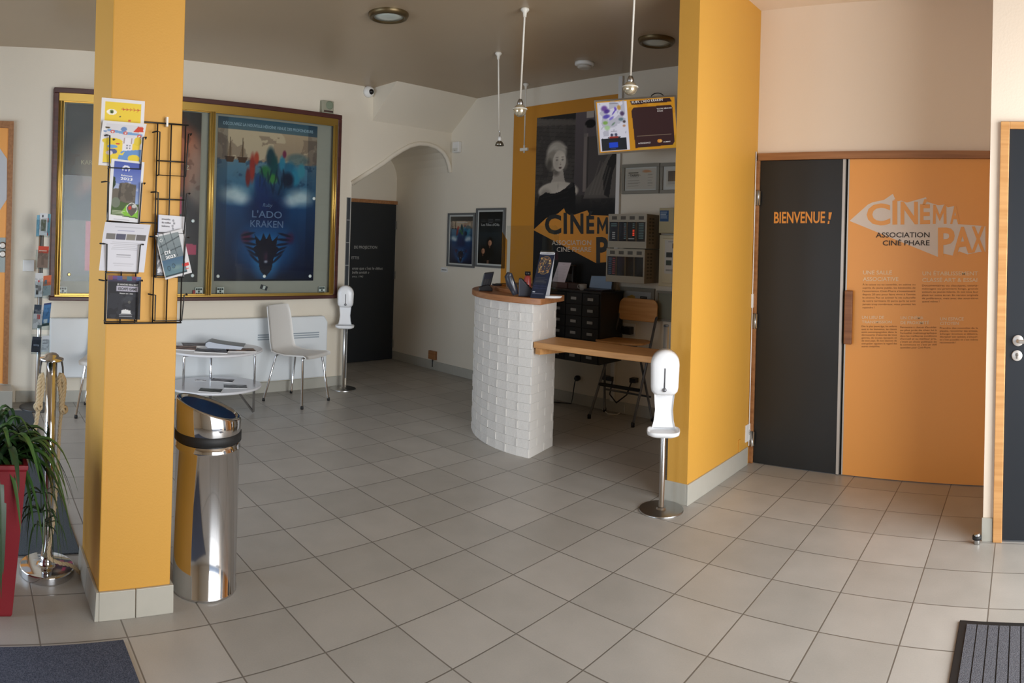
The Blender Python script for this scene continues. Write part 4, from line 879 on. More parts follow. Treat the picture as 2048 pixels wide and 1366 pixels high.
# laptop
lp_ = stand_at(1201, 4.95); 
lt = thing('laptop', lp_, 'open laptop with a pale screen on the black cabinet', 'laptop')
obj('keyboard_base', MB().box(lp_.x - .12, lp_.x + .13, 4.80, 5.0, WT, WT + .016), M_dk, lt, bevel=.003)
q = [at_y(1177, 579, 5.0), at_y(1224, 581, 5.0), at_y(1227, 552, 5.07), at_y(1182, 551, 5.07)]
q[0].z = q[1].z = WT + .012
obj('lid', MB().flat(q, (0, .012, 0)), M_dk, lt)
cq = sum(q, Vector()) / 4; q2 = [cq + (v - cq) * .93 - Vector((0, .0012, 0)) for v in q]
scm = mat('laptop_screen', (84, 98, 114), .2); scm.node_tree.nodes['Principled BSDF'].inputs['Emission Color'].default_value = rgba((120, 140, 165)); scm.node_tree.nodes['Principled BSDF'].inputs['Emission Strength'].default_value = .12
obj('screen', MB().flat(q2, (0, -.001, 0)), scm, lt)
# mug, boxes, paper holder
p = stand_at(1166, 4.82); mg = thing('mug', p, 'pale grey mug on the black cabinet left of the laptop', 'mug')
obj('cup', MB().lathe([(.026, WT), (.033, WT + .01), (.036, WT + .055), (.032, WT + .055), (.029, WT + .012)], (p.x, p.y), 22, caps=False).lathe([(.001, WT + .001), (.028, WT + .001)], (p.x, p.y), 22, caps=False), mat('mug_grey', (150, 146, 142), .4), mg)
obj('handle', MB().tube([(p.x - .034 - .02 * math.sin(t), p.y - .01, WT + .03 + .018 * math.cos(t)) for t in np.linspace(.1, math.pi - .1, 8)], .004, 6), mat('mug_grey', (150, 146, 142), .4), mg)
M_brbox = mat('brown_box', (78, 52, 46), .6)
p0_, p1_ = at_y(1106, 580, 4.88), at_y(1136, 580, 4.88); tag(obj('brown_box', MB().box(p0_.x, p1_.x, 4.86, 4.99, WT, WT + .052), M_brbox, bevel=.004), 'brown box under the leaning paper, on the black cabinet', 'box')
p0_, p1_ = at_y(1137, 580, 4.88), at_y(1159, 580, 4.88); tag(obj('brown_box', MB().box(p0_.x, p1_.x, 4.87, 4.99, WT, WT + .050), mat('brown_box_dark', (64, 46, 42), .6), bevel=.004), 'darker brown box between the leaning paper and the mug', 'box')
def art_sheet(col=(196, 184, 190), seed=1):
    A = Art(40, 56, col); A.lines(.38, .62, .88, .93, 1, (120, 112, 118), .7, 2); A.lines(.1, .9, .12, .80, 14, (150, 142, 150), .6, seed); return A
q0_, q1_ = at_y(1104.5, 571, 4.90), at_y(1132, 571, 4.92); zz_ = WT + .0525
pp = thing('paper_holder', (q0_.x, 4.92, zz_), 'pinkish printed sheet leaning upright on the brown box', 'paper sheet')
sheet('sheet', art_sheet(), (q0_.x, 4.90, zz_), (q1_.x - q0_.x, .0, 0), (.03, .05, .185), pp, thick=.002, edge=(196, 184, 190))
obj('clip', MB().box(q0_.x - .022, q0_.x + .004, 4.885, 4.90, zz_ + .10, zz_ + .135), M_satin, pp, bevel=.003); obj('stem', MB().box(q0_.x - .012, q0_.x - .004, 4.89, 4.898, zz_ - .0, zz_ + .10), M_satin, pp)
p0_, p1_ = at_y(1139, 560, 5.03), at_y(1148, 560, 5.03)
cn = thing('dark_canister', ((p0_.x + p1_.x) / 2, 5.03, WT), 'dark canister with a grey label behind the leaning paper', 'canister')
obj('body', MB().box(p0_.x, p1_.x + .01, 5.0, 5.06, WT + .0005, WT + .215), mat('canister_dark', (44, 40, 40), .4), cn, bevel=.01); obj('label', MB().box(p0_.x + .004, p1_.x + .006, 4.9985, 4.9995, WT + .065, WT + .13), mat('canister_label', (92, 92, 94), .6), cn)

# control panels
M_grack = mat('rack_beige', (160, 152, 136), .5); M_rside = mat('rack_side', (128, 118, 104), .55)
def rack(x0, x1, z0, z1, y0, label, kinds, seed):
    r = random.Random(seed); o = thing('control_panel', ((x0 + x1) / 2, YB, z0), label, 'control panel', 'fire alarm control panels'); W, Hh = x1 - x0, z1 - z0
    obj('housing', MB().box(x0, x1, y0 + .012, YB, z0, z1), M_rside, o, bevel=.003)
    m = MB(); t1, t0 = z1 - Hh * .235, z0 + Hh * .20
    m.box(x0 - .002, x1 + .002, y0, y0 + .0125, t1, z1).box(x0 - .002, x1 + .002, y0, y0 + .0125, z0, t0).box(x0 - .002, x0 + W * .03, y0, y0 + .0125, t0, t1).box(x1 - W * .03, x1 + .002, y0, y0 + .0125, t0, t1); obj('front_frame', m, M_grack, o, bevel=.002)
    obj('window', MB().box(x0 + W * .03, x1 - W * .03, y0 + .004, y0 + .011, t0, t1), mat('panel_window', (30, 27, 24), .12), o)
    for k in range(4):
        xc = x0 + W * (.16 + .235 * k); v = MB()
        v.box(xc - W * .066, xc + W * .066, y0 - .0006, y0 + .001, z1 - Hh * .168, z1 - Hh * .066)
        for j in range(6): v.box(xc - W * .065, xc + W * .065, y0 - .0015, y0 + .001, z1 - Hh * (.07 + .017 * j), z1 - Hh * (.078 + .017 * j))
        obj('vent', v, mat('vent_dark', (84, 78, 70), .6), o)
    d = MB()
    for k in range(1, 4):
        xc = x0 + W * (.03 + .235 * k); d.box(xc - .004, xc - .001, y0 + .0015, y0 + .0055, t0, t1).box(xc + .004, xc + .007, y0 + .0015, y0 + .0055, t0, t1)
    obj('divider', d, mat('brass_line', (120, 100, 72), .4, .4), o)
    bars = {}
    for k, kd in enumerate(kinds):
        xb0 = x0 + W * (.05 + .235 * k); ww = W * .19
        for ch in kd:
            c, (f0, f1), (g0_, g1_), n = ch
            m = bars.setdefault(c, MB())
            for j in range(n):
                z = t0 + (t1 - t0) * (g0_ + (g1_ - g0_) * (j + .2) / n); m.box(xb0 + ww * f0, xb0 + ww * f1, y0 + .0025, y0 + .0052, z, z + (t1 - t0) * (g1_ - g0_) / n * .55)
    for c, m in bars.items():
        mm = mat('bar_' + c, {'teal': (86, 112, 112), 'red': (196, 66, 44), 'rose': (142, 62, 64), 'blue': (70, 92, 116), 'white': (170, 172, 168)}[c], .4)
        if c == 'red': mm.node_tree.nodes['Principled BSDF'].inputs['Emission Color'].default_value = rgba((255, 70, 30)); mm.node_tree.nodes['Principled BSDF'].inputs['Emission Strength'].default_value = .5
        obj('lamp_bars' if c != 'white' else 'keys', m, mm, o)
    s = MB()
    for j in range(8):
        for q in range(2): zc = z0 + Hh * (.14 + .10 * j); s.box(x1 - .0005, x1 + .0012, y0 + .045 + .05 * q, y0 + .075 + .05 * q, zc, zc + Hh * .05)
    obj('side_slots', s, mat('vent_dark', (84, 78, 70), .6), o)
yr_ = 4.90
def fy(a, b, c, d, y): A, B = at_y(a, b, y), at_y(c, d, y); return A.x, B.x, B.z, A.z
x0, x1, z0, z1 = fy(1217, 429, 1293, 497, yr_)
up = at_y(1217, 428, yr_).z; lo = at_y(1215, 496, yr_).z; lo2 = at_y(1213, 563, yr_).z
xa = at_y(1216.5, 460, yr_).x; xb = at_y(1292.5, 465, yr_).x
rack(xa, xb, lo + .004, up, yr_, 'upper grey alarm control panel with a red lamp column', [[('teal', (.1, .9), (.75, .95), 2), ('white', (.3, .7), (.1, .5), 4)], [('teal', (.7, .95), (.1, .95), 8), ('rose', (.72, .8), (.2, .8), 4)], [('red', (.65, .9), (.28, .62), 4), ('teal', (.65, .9), (.68, .95), 3), ('white', (.1, .9), (.1, .18), 1)], [('teal', (.25, .9), (.12, .95), 10)]], 1)
rack(xa - .012, xb - .012, lo2, lo - .002, yr_, 'lower grey alarm control panel with mostly blank windows', [[('blue', (.05, .45), (.05, .95), 9), ('rose', (.6, .95), (.05, .95), 8)], [], [], []], 2)
# small beige box with a blue label and the cream board below
x0 = at_y(1318, 440, 5.0).x; zt3, zb3 = at_y(1318, 416, 5.0).z, at_y(1318, 466, 5.0).z
bx = thing('junction_box', (x0 + .12, YB, zb3), 'beige wall box with a blue label beside the yellow partition', 'wall box')
obj('housing', MB().box(x0, x0 + .155, 5.0, YB, zb3, zt3), mat('box_beige', (168, 156, 118), .5), bx, bevel=.004)
ab = Art(20, 24, (48, 80, 120)); ab.lines(.1, .9, .25, .9, 6, (186, 194, 200), .8, 4)
A_, B_ = at_y(1320, 421, 4.999), at_y(1337, 443, 4.999); sheet('label', ab, (A_.x, 4.9985, B_.z), (B_.x - A_.x, 0, 0), (0, 0, A_.z - B_.z), bx, thick=.001)
x0 = at_y(1318, 520, 5.06).x; zt3, zb3 = at_y(1318, 470, 5.06).z, at_y(1318, 572, 5.06).z
bd_ = thing('wall_cabinet', (x0 + .25, YB, zb3), 'flat cream wall cabinet with a notice on its door, beside the partition', 'wall cabinet')
obj('housing', MB().box(x0, x0 + .56, 5.06, YB, zb3, zt3), mat('cabinet_cream', (200, 186, 152), .5), bd_, bevel=.003)
obj('door', MB().box(x0 + .04, x0 + .52, 5.048, 5.06, zb3 + .03, zt3 - .03), mat('cabinet_cream', (200, 186, 152), .5), bd_, bevel=.003)
an = Art(40, 60, (196, 190, 180))
for u0, v0, c in ((.45, .76, (60, 40, 36)), (.10, .48, (62, 62, 60)), (.08, .24, (70, 78, 68)), (.55, .48, (80, 66, 60))): an.rect(u0, u0 + .34, v0, v0 + .15, c)
an.lines(.1, .9, .06, .14, 2, (70, 66, 62), .8); an.lines(.2, .8, .94, .97, 1, (90, 86, 82), .8)
A_ = at_y(1330, 480, 5.047); B_ = at_y(1352, 548, 5.047); sheet('notice', an, (A_.x, 5.0475, B_.z), (.17, 0, 0), (0, 0, A_.z - B_.z), bd_, thick=.0008)
# framed price list and framed picture
ap = Art(60, 56, (196, 188, 176)); ap.ell(.68, .86, .16, .09, (196, 120, 64), .7, .5); ap.ell(.80, .84, .08, .06, (206, 140, 84), .6, .6)
for v in (.66, .52, .40, .26, .12): ap.lines(.06, .5, v, v + .06, 2, (96, 90, 82), .7, int(v * 100)); ap.lines(.74, .92, v, v + .06, 2, (96, 90, 82), .6, int(v * 50))
ap.rect(.08, .42, .78, .83, (90, 84, 76), .85)
FM = mat('frame_taupe', (134, 130, 118), .45)
x0, x1, z0, z1 = fy(1247, 330, 1320, 387, YB); fp = framed('framed_notice', x0, x1, z0, z1, ap, 'landscape frame with a printed price list under the wall screen', None, 'framed notice', fw=.03, mount=.012, fm=FM)
m = MB(); write(m, 'TARIFS', (x0 + .085, YB - .0127, z1 - .115), UX, UZ, h=.022, off=.006); lettering('lettering', m, mat('title_brown', (70, 64, 58), .6), fp)
aq = Art(56, 56, (198, 192, 180)); aq.rect(.05, .95, .30, .92, (66, 48, 34)); aq.grad(.3, .9, (96, 74, 44), (40, 30, 26), .05, .95, .6)
aq.ell(.62, .64, .22, .24, (150, 108, 60), .9, .3); aq.ell(.62, .60, .13, .17, (176, 132, 98), .9, .3); aq.ell(.60, .36, .26, .14, (36, 28, 26), .9, .3)
for k in range(5): aq.rect(.08 + .05 * k, .10 + .05 * k, .32, .9, (128, 98, 50), .5)
aq.rect(.05, .95, 0, .299, (198, 192, 180)); aq.lines(.05, .95, .12, .26, 2, (110, 104, 96), .7)
A_ = at_y(1323, 327, YB); B_ = at_y(1323, 387, YB); framed('framed_notice', A_.x, A_.x + .52, B_.z, A_.z, aq, 'landscape frame with a brown portrait photo, partly behind the partition', None, 'framed notice', fw=.03, mount=.03, fm=FM)
# pin boards behind the stool
av = Art(60, 44, (186, 188, 190)); av.poly([(.08, .62), (.30, .78), (.42, .70), (.40, .52), (.46, .40)], (206, 164, 74)); av.rect(.60, .86, .40, .74, (28, 28, 28)); av.lines(.63, .83, .48, .68, 2, (220, 220, 220), .9, 2, 0)
x0, x1, z0, z1 = fy(1243, 573, 1310, 625, YB); framed('framed_sign', x0, x1, z0, z1, av, 'grey framed sheet with an ochre arrow and black square, behind the folding stool', None, 'framed sign', fw=.035, mount=.004, fm=FM)
x0 = at_y(1315, 590, YB).x; zt3, zb3 = at_y(1315, 581, YB).z, at_y(1315, 641, YB).z
pbd = thing('pin_board', (x0 + .2, YB, zb3), 'plain grey-green framed board on the back wall beside the partition', 'pin board')
m = MB()
for a, b, c_, d in ((x0, x0 + .56, zt3 - .02, zt3), (x0, x0 + .56, zb3, zb3 + .02), (x0, x0 + .02, zb3 + .02, zt3 - .02), (x0 + .54, x0 + .56, zb3 + .02, zt3 - .02)): m.box(a, b, YB - .022, YB, c_, d)
obj('frame', m, FM, pbd); obj('panel', MB().box(x0 + .02, x0 + .54, YB - .012, YB, zb3 + .02, zt3 - .02), mat('board_green', (128, 130, 116), .8), pbd)
# sockets and chargers on the wall
c = at_y(1252, 659, YB); sk = thing('wall_socket', (c.x, YB, c.z - .05), 'white double socket with two black chargers, above the stool seat', 'socket')
obj('plate', MB().box(c.x - .10, c.x + .11, YB - .012, YB, c.z - .05, c.z + .06), M_satin, sk, bevel=.004)
for k in (-.05, .055): obj('charger', MB().box(c.x + k - .045, c.x + k + .04, YB - .075, YB - .012, c.z - .035, c.z + .035), M_dk, sk, bevel=.006)
c = at_y(1157, 756, YB); pg = thing('black_plug', (c.x, YB, c.z - .03), 'black plug with its cord, low on the wall under the cabinet', 'plug')
m = MB().lathe([(.026, 0), (.028, .03), (.016, .05)], n=18); m.xform(Matrix.Translation((c.x, YB, c.z)) @ Matrix.Rotation(math.pi / 2, 4, 'X')); obj('plug_body', m, M_dk, pg)
obj('cord', MB().tube([(c.x, YB - .045, c.z), (c.x - .01, YB - .05, c.z - .06), (c.x - .03, YB - .04, c.z - .16), (c.x - .04, YB - .05, .008), (c.x - .2, YB - .12, .006)], .005, 6), M_dk, pg)

# ================================================================== wall screen
tv_c = at_d(1272, 247, 5.62)
T0, T1, T2, T3 = at_d(1198, 308, 5.60), at_d(1357, 301, 5.66), at_d(1352, 188, 5.60), at_d(1187, 203, 5.54)
tU = ((T1 - T0) + (T2 - T3)) / 2; tV = ((T3 - T0) + (T2 - T1)) / 2; tc_ = (T0 + T1 + T2 + T3) / 4
tU_, tW = tU.normalized(), tU.length; tV = tV - tU_ * tV.dot(tU_); tH = tV.length; tV_ = tV.normalized(); tn = tU_.cross(tV_)
tv = thing('wall_screen', tc_, 'lit flat screen hanging high on the back wall beside the partition', 'screen')
def tq(u, v, d=0): return tc_ + tU_ * (u - .5) * tW + tV_ * (v - .5) * tH + tn * d
m = MB(); bz = .018
for u0, u1, v0, v1 in ((0, 1, 0, bz * 2.0), (0, 1, 1 - bz * 1.8, 1), (0, bz, .03, .97), (1 - bz, 1, .03, .97)):
    c = tq((u0 + u1) / 2, (v0 + v1) / 2, -.004); m.obox(c, tU_ * (u1 - u0) / 2 * tW, tV_ * (v1 - v0) / 2 * tH, tn * .012)
obj('bezel', m, mat('bezel_grey', (186, 178, 164), .4), tv, bevel=.002)
m = MB().obox(tq(.5, .5, -.035), tU_ * tW * .485, tV_ * tH * .47, tn * .024); obj('back_shell', m, M_dk, tv, bevel=.006)
br = MB().tube([tq(.5, .5, -.055), Vector((tc_.x + .02, YB - .03, tc_.z))], .025, 10).obox((tc_.x + .02, YB - .0, tc_.z), (.09, 0, 0), (0, 0, .12), (0, .03, 0)); obj('bracket', br, M_dk, tv)
m = MB().tube([tq(.70 + .16 * (0.5 - .5 * math.cos(t)), .98 + .08 * math.sin(t), -.03) for t in np.linspace(0, math.pi, 12)], .004, 6); obj('cable', m, M_dk, tv)
def art_screen():
    A = Art(170, 110, (216, 150, 44)); n = A.noise(3, 41); A.mix(n > .55, (226, 166, 66), .6); A.poly([(.42, 1), (.6, .75), (.7, 1)], (196, 128, 36), .5); A.poly([(1, .3), (.9, .1), (.8, 0), (1, 0)], (190, 150, 50), .5); A.poly([(.5, .0), (.55, .12), (.66, 0)], (200, 170, 80), .6)
    A.rect(.015, .385, .02, .98, (232, 230, 244)); nn = A.noise(10, 55); A.mix((nn > .52) & (A.u > .04) & (A.u < .36) & (A.v > .32), (176, 176, 190), .6)
    for cu, cv, ru, rv, c, q in ((.10, .86, .05, .07, (104, 60, 150), 0), (.13, .80, .05, .05, (70, 40, 140), .3), (.22, .78, .06, .018, (96, 70, 190), .9), (.24, .84, .02, .05, (110, 80, 200), .3), (.12, .70, .06, .05, (80, 66, 180), .2), (.18, .66, .05, .03, (130, 116, 214), .6), (.10, .58, .04, .045, (126, 176, 70), 0), (.12, .48, .045, .06, (176, 214, 150), 0), (.20, .55, .04, .02, (110, 140, 120), .7), (.285, .86, .03, .06, (206, 150, 60), 0), (.32, .74, .035, .06, (70, 50, 90), .5), (.30, .63, .04, .04, (90, 120, 130), 0), (.34, .58, .025, .035, (70, 60, 60), 0), (.335, .50, .025, .03, (196, 140, 100), 0)): A.ell(cu, cv, ru, rv, c, .85, .5, rot=q)
    A.lines(.17, .30, .93, .96, 1, (60, 50, 60), .7); A.lines(.16, .26, .39, .42, 1, (70, 70, 80), .7)
    mm = A.noise(16, 61, asp=.9); A.rect(.035, .355, .03, .27, (40, 44, 52)); A.mix((mm > .5) & (A.v < .30) & (A.v > .2) & (A.u > .035) & (A.u < .355), (40, 44, 52), .9)
    A.rect(.14, .25, .27, .31, (170, 60, 50), .9); A.ell(.17, .335, .02, .035, (60, 66, 90), 1, .4); A.ell(.225, .335, .02, .04, (80, 84, 110), 1, .4); A.rect(.13, .24, .09, .19, (40, 80, 220)); A.lines(.14, .23, .05, .075, 1, (90, 110, 180), .7)
    A.poly([(.43, .965), (.94, .985), (.965, .91), (.45, .895)], (62, 44, 46)); A.poly([(.44, .78), (.47, .835), (.95, .85), (.965, .80), (.965, .12), (.94, .06), (.46, .045)], (66, 46, 48)); A.rect(.49, .93, .275, .282, (150, 130, 110))
    A.ell(.775, .155, .03, .036, (232, 150, 60)); A.ell(.79, .15, .016, .02, (240, 190, 110)); return A
sd_ = sheet('display', art_screen(), tq(.018, .036, .006), tU_ * tW * .964, tV_ * tH * .932, tv, printed('screen_glow', .2, .62), thick=.002, edge=(20, 20, 20))
M_sctxt = mat('screen_text', (220, 214, 210), .4); M_sctxt.node_tree.nodes['Principled BSDF'].inputs['Emission Color'].default_value = rgba((225, 220, 214)); M_sctxt.node_tree.nodes['Principled BSDF'].inputs['Emission Strength'].default_value = .6
m = MB()
for s_, u, v, w_, h_ in (("RUBY, L'ADO KRAKEN", .455, .893, .38, .028), ('VOTRE SÉANCE', .755, .755, .185, .016), ('FINIE', .76, .715, .07, .013), ('INTERSÉANCE', .50, .145, .15, .016), ('CUMAX', .81, .145, .09, .014)):
    write(m, s_, tq(u, v, .0065), tU_ + tV_ * (.03 if u < .46 else .02), tV_, h=h_ * .75 * .9, w=w_ * tW, off=.008)
obj('caption', m, M_sctxt, sd_)

# ================================================================== folding bar stool
st = thing('folding_stool', (-3.36, 4.9, 0), 'folding bar chair with beech seat and back, grey metal legs', 'bar stool')
fA, fB, fC, fD = Vector((-3.58, 4.80, 0)), Vector((-3.13, 4.82, 0)), Vector((-3.62, 5.09, 0)), Vector((-3.10, 5.09, 0))
bL, bR = at_y(1240, 632, 5.06), at_y(1313, 640, 5.06); tL, tR = at_y(1243, 604, 5.08), at_y(1315, 610, 5.08)
M_tube = mat('grey_tube', (108, 108, 110), .4, .6)
sL, sR = at_y(1217, 690, 4.98), at_y(1296, 697, 4.98)
for f, top in ((fA, bL), (fB, bR)):
    l = obj('front_leg', MB().tube([f + Vector((0, 0, .012)), f.lerp(top, .5), top + Vector((0, .0, .03))], .012, 10), M_tube, st)
    obj('foot_cap', MB().lathe([(.016, 0), (.017, .03), (.013, .04)], (f.x, f.y), 14), M_rubber, l)
for f, sx in ((fC, sL + Vector((.03, -.10, 0))), (fD, sR + Vector((-.03, -.10, 0)))):
    l = obj('rear_leg', MB().tube([f + Vector((0, 0, .012)), sx + Vector((0, 0, -.02))], .011, 10), M_tube, st)
    obj('foot_cap', MB().lathe([(.015, 0), (.016, .03), (.012, .04)], (f.x, f.y), 14), M_rubber, l)
def onleg(f, top, z): t = z / top.z; return f.lerp(top, t)
obj('footrest', MB().tube([onleg(fA, bL, .30), onleg(fB, bR, .30)], .016, 12), M_rubber, st)
obj('stretcher', MB().tube([onleg(fC, sL, .22), onleg(fD, sR, .22)], .009, 10), M_tube, st)
# backrest: a softly rounded, slightly curved board
def rounded(w, h, r, n=6):
    P = []
    for cx_, cy_, a0 in ((w / 2 - r, h / 2 - r, 0), (-w / 2 + r, h / 2 - r, 90), (-w / 2 + r, -h / 2 + r, 180), (w / 2 - r, -h / 2 + r, 270)):
        P += [(cx_ + r * math.cos(math.radians(a0 + 90 * i / n)), cy_ + r * math.sin(math.radians(a0 + 90 * i / n))) for i in range(n + 1)]
    return P
bc = (bL + bR + tL + tR) / 4; bu = ((bR - bL) + (tR - tL)).normalized(); bw_ = (tR - tL).length; bh_ = .20
bv = Vector((0, .12, 1)).normalized(); bn = bu.cross(bv)
m = MB().prism([(x, y + .02 * (1 - (2 * x / bw_) ** 2)) for x, y in rounded(bw_ + .02, bh_, .055)], bc - bn * 0, bu, bv, bn * .018); obj('backrest', m, M_beech, st, bevel=.005)
sp0, sp1 = at_y(1200, 675, 4.86), at_y(1298, 683, 4.95); sz = (sp0.z + sp1.z) / 2 - .005
scx = (sp0 + sp1) / 2; su = (sp1 - sp0); su.z = 0; sw = su.length; su.normalize(); sv = Vector((-su.y, su.x, 0))
m = MB().prism([(x, y) for x, y in rounded(sw, .30, .11)], (scx.x, scx.y - .02, sz - .018), su, sv, (0, 0, .02)); obj('seat', m, M_beech, st, bevel=.006)
obj('seat_bracket', MB().tube([(scx.x - .15, scx.y - .02, sz - .03), (scx.x, scx.y - .06, sz - .05), (scx.x + .15, scx.y - .02, sz - .03)], .010, 8), M_tube, st)
# cables on the floor behind the shelf
pts = [at_z(x, y, .006) for x, y in ((1205, 818), (1216, 828), (1234, 829), (1250, 820), (1259, 806))]
pts += [Vector((-3.42, 5.125, .02)), Vector((-3.43, 5.13, .10))]
tag(obj('white_cable', MB().tube(pts, .0045, 8), M_satin), 'thin white cable curving over the floor under the stool', 'cable')
m = MB().tube([Vector((-3.56, 5.12, .30)), Vector((-3.54, 5.05, .18)), Vector((-3.45, 5.03, .12)), Vector((-3.36, 5.06, .20)), Vector((-3.34, 5.11, .32))], .007, 8); m.obox((-3.60, 5.11, .31), (.05, 0, 0), (0, .028, 0), (0, 0, .018)); m.obox((-3.32, 5.11, .33), (.03, 0, 0), (0, .028, 0), (0, 0, .02)); tag(obj('black_cable', m, M_dk), 'looped black cable with a plug on the wall behind the stool legs', 'cable')

# ================================================================== hand sanitiser stands
def sanitiser(c, D, ztop, zb, zn, zt1, zt0, zpole, label, r=.132):
    c = Vector((c[0], c[1], 0)); fw = Vector((-c.x, -c.y, 0)).normalized(); rt = Vector((-fw.y, fw.x, 0)); up = Vector((0, 0, 1))
    o = thing('sanitiser_stand', c, label, 'hand sanitiser stand', 'hand sanitiser stands')
    obj('base_plate', MB().lathe([(r, 0), (r, .001), (r, .006), (r * .985, .0088), (r * .975, .009), (.036, .0092), (.030, .0094), (.028, .02)], (c.x, c.y), 48), M_brush, o)
    p = obj('pole', MB().tube([c + up * .008, c + up * zpole], .0155, 16), M_brush, o)
    obj('pole_cap', MB().lathe([(.0155, zpole - .004), (.0155, zpole + .006), (.012, zpole + .009)], (c.x, c.y), 16), M_rubber, p)
    w = .083; h = ztop - zb; f0 = c + fw * .016
    P = [(-w * .96, zb + .045), (-w * .90, zb + .022), (-w * .72, zb + .006), (-w * .5, zb), (w * .5, zb), (w * .72, zb + .006), (w * .90, zb + .022), (w * .96, zb + .045)]
    P += [(w * math.cos(t), ztop - w + w * math.sin(t)) for t in np.linspace(0, math.pi, 15)]
    m = MB(); k = len(P); cz = (zb + ztop) / 2
    layers = ((0, 1.0), (.065, 1.0), (.085, .96), (.097, .86), (.104, .66), (.106, .3))
    for d, s_ in layers: m.v += [tuple(f0 + fw * d + rt * (x * s_) + up * (cz + (z - cz) * (s_ if s_ < 1 else 1))) for x, z in P]
    for L_ in range(len(layers) - 1):
        for i in range(k): m.f.append((L_ * k + i, L_ * k + (i + 1) % k, (L_ + 1) * k + (i + 1) % k, (L_ + 1) * k + i)); m.sm.append(True)
    m.f += [tuple(range(k))[::-1], tuple(range((len(layers) - 1) * k, len(layers) * k))]; m.sm += [False, True]
    bd = obj('dispenser', m, M_white, o)
    zs0, zs1 = zb + .17 * h, zb + .62 * h
    obj('level_slot', MB().obox(f0 + fw * .1062 + up * (zs0 + zs1) / 2, rt * .0032, up * (zs1 - zs0) / 2, fw * .0015), mat('slot_grey', (60, 60, 64), .4), bd)
    obj('sensor_lens', MB().ball(tuple(f0 + fw * .105 + up * (zs0 - .006)), .0125, 16), mat('lens_grey', (130, 130, 134), .2, .6), bd)
    m = MB(); prof = [(zb + .004, .060), (zb - .02, .058), (zb - .5 * (zb - zt1), .052), (zt1 + .03, .058), (zt1 - .01, .068)]
    for z, ww in prof: m.v += [tuple(f0 + rt * ww * s_ + fw * d + up * z) for s_, d in ((-1, .0), (1, .0), (1, .028), (.86, .018), (-.86, .018), (-1, .028))]
    for i in range(len(prof) - 1):
        for j in range(6): m.f.append((i * 6 + j, (i + 1) * 6 + j, (i + 1) * 6 + (j + 1) % 6, i * 6 + (j + 1) % 6)); m.sm.append(False)
    m.f += [tuple(range(6)), tuple(range(24, 30))[::-1]]; m.sm += [False, False]
    obj('back_bracket', m, M_white, o, bevel=.002)
    m = MB(); out = [(x, y) for x, y in rounded(.190, .165, .055, 8)]; n_ = len(out); tc = f0 + fw * .075
    for s_, z in ((.72, zt0), (.96, zt0 + .012), (1.0, zt0 + .03), (.97, zt0 + .034), (.90, zt0 + .028), (.80, zt0 + .016)): m.v += [tuple(tc + rt * x * s_ + fw * y * s_ + up * z) for x, y in out]
    for L_ in range(5):
        for i in range(n_): m.f.append((L_ * n_ + i, L_ * n_ + (i + 1) % n_, (L_ + 1) * n_ + (i + 1) % n_, (L_ + 1) * n_ + i)); m.sm.append(True)
    m.f += [tuple(range(n_))[::-1], tuple(range(5 * n_, 6 * n_))]; m.sm += [False, False]
    obj('drip_tray', m, M_white, o); return o
sanitiser((-2.005, 3.42), 3.96, .950, .690, .667, .502, .462, 1.078, 'hand sanitiser stand in front of the yellow partition')
sanitiser((-5.80, 3.66), 6.86, 1.062, .842, .82, .672, .632, 1.04, 'hand sanitiser stand beside the arch, in front of the poster wall')

# ================================================================== round table, magazines, chairs
tcx, tcy, ra, rb_ = -5.46, 2.13, .325, .425                          # half sizes along x and y
ta = thing('round_table', (tcx, tcy, 0), 'white two-tier round table with chrome legs and magazines', 'table')
def tier(z, name): obj(name, MB().lathe([(.97, z - .022), (1.0, z - .018), (1.0, z - .004), (.985, z)], (tcx, tcy), 56, sx=ra, sy=rb_), mat('table_white', (226, 226, 230), .25), ta)
TZ1, TZ2 = .545, .232
tier(TZ1, 'tabletop'); tier(TZ2, 'lower_shelf')
lq = at_z(503, 826, .0)
for (lx, ly) in ((lq.x + .012, lq.y + .012), (tcx - .19, tcy + .03), (tcx + .12, tcy - .33)):
    q = Vector((tcx + (lx - tcx) * .72, tcy + (ly - tcy) * .72, 0)); e = Vector((lx, ly, 0))
    m = MB().tube([q + Vector((0, 0, TZ1 - .032)), e + Vector((0, 0, TZ1 - .032)) * .999, e + Vector((0, 0, TZ1 - .045)), e + Vector((0, 0, .014)), e * .995 + q * .005 + Vector((0, 0, .010)), Vector((tcx + (lx - tcx) * .55, tcy + (ly - tcy) * .55, TZ2 - .03))], .0105, 12); obj('leg', m, M_chrome, ta)
def mag_art(c, seed, light=False):
    A = Art(28, 36, c); n = A.noise(4, seed); r = random.Random(seed); A.mix(n > .52, tuple(min(255, x * 1.35) for x in c), .7); A.mix(n < .42, tuple(x * .6 for x in c), .7)
    A.lines(.08, .92, .84, .95, 1, (225, 225, 225) if not light else (90, 90, 96), .8, seed); return A
def magazine(px0, py0, px1, py1, z, c, label, grp, th=.006, w=.20, h=.28, ang=0., seed=1, light=False):
    p = at_z((px0 + px1) / 2, (py0 + py1) / 2, z); u = Vector((math.cos(ang), math.sin(ang), 0)); v = Vector((-u.y, u.x, 0))
    tag(sheet('magazine', mag_art(c, seed, light), p - u * w / 2 - v * h / 2 + Vector((0, 0, z + th - p.z)), u * w, v * h, thick=th), label, 'magazine', grp)
G1, G2 = 'magazines on the table top', 'leaflets on the lower table shelf'
va = math.atan2(.93, .36)
magazine(346, 690, 388, 703, TZ1, (120, 96, 90), 'brown magazine at the table edge beside the yellow pillar', G1, w=.22, h=.20, ang=va, seed=3)
magazine(366, 684, 420, 696, TZ1, (104, 100, 104), 'grey open magazine left of the thick catalogue on the table', G1, w=.26, h=.17, ang=va + .15, seed=4)
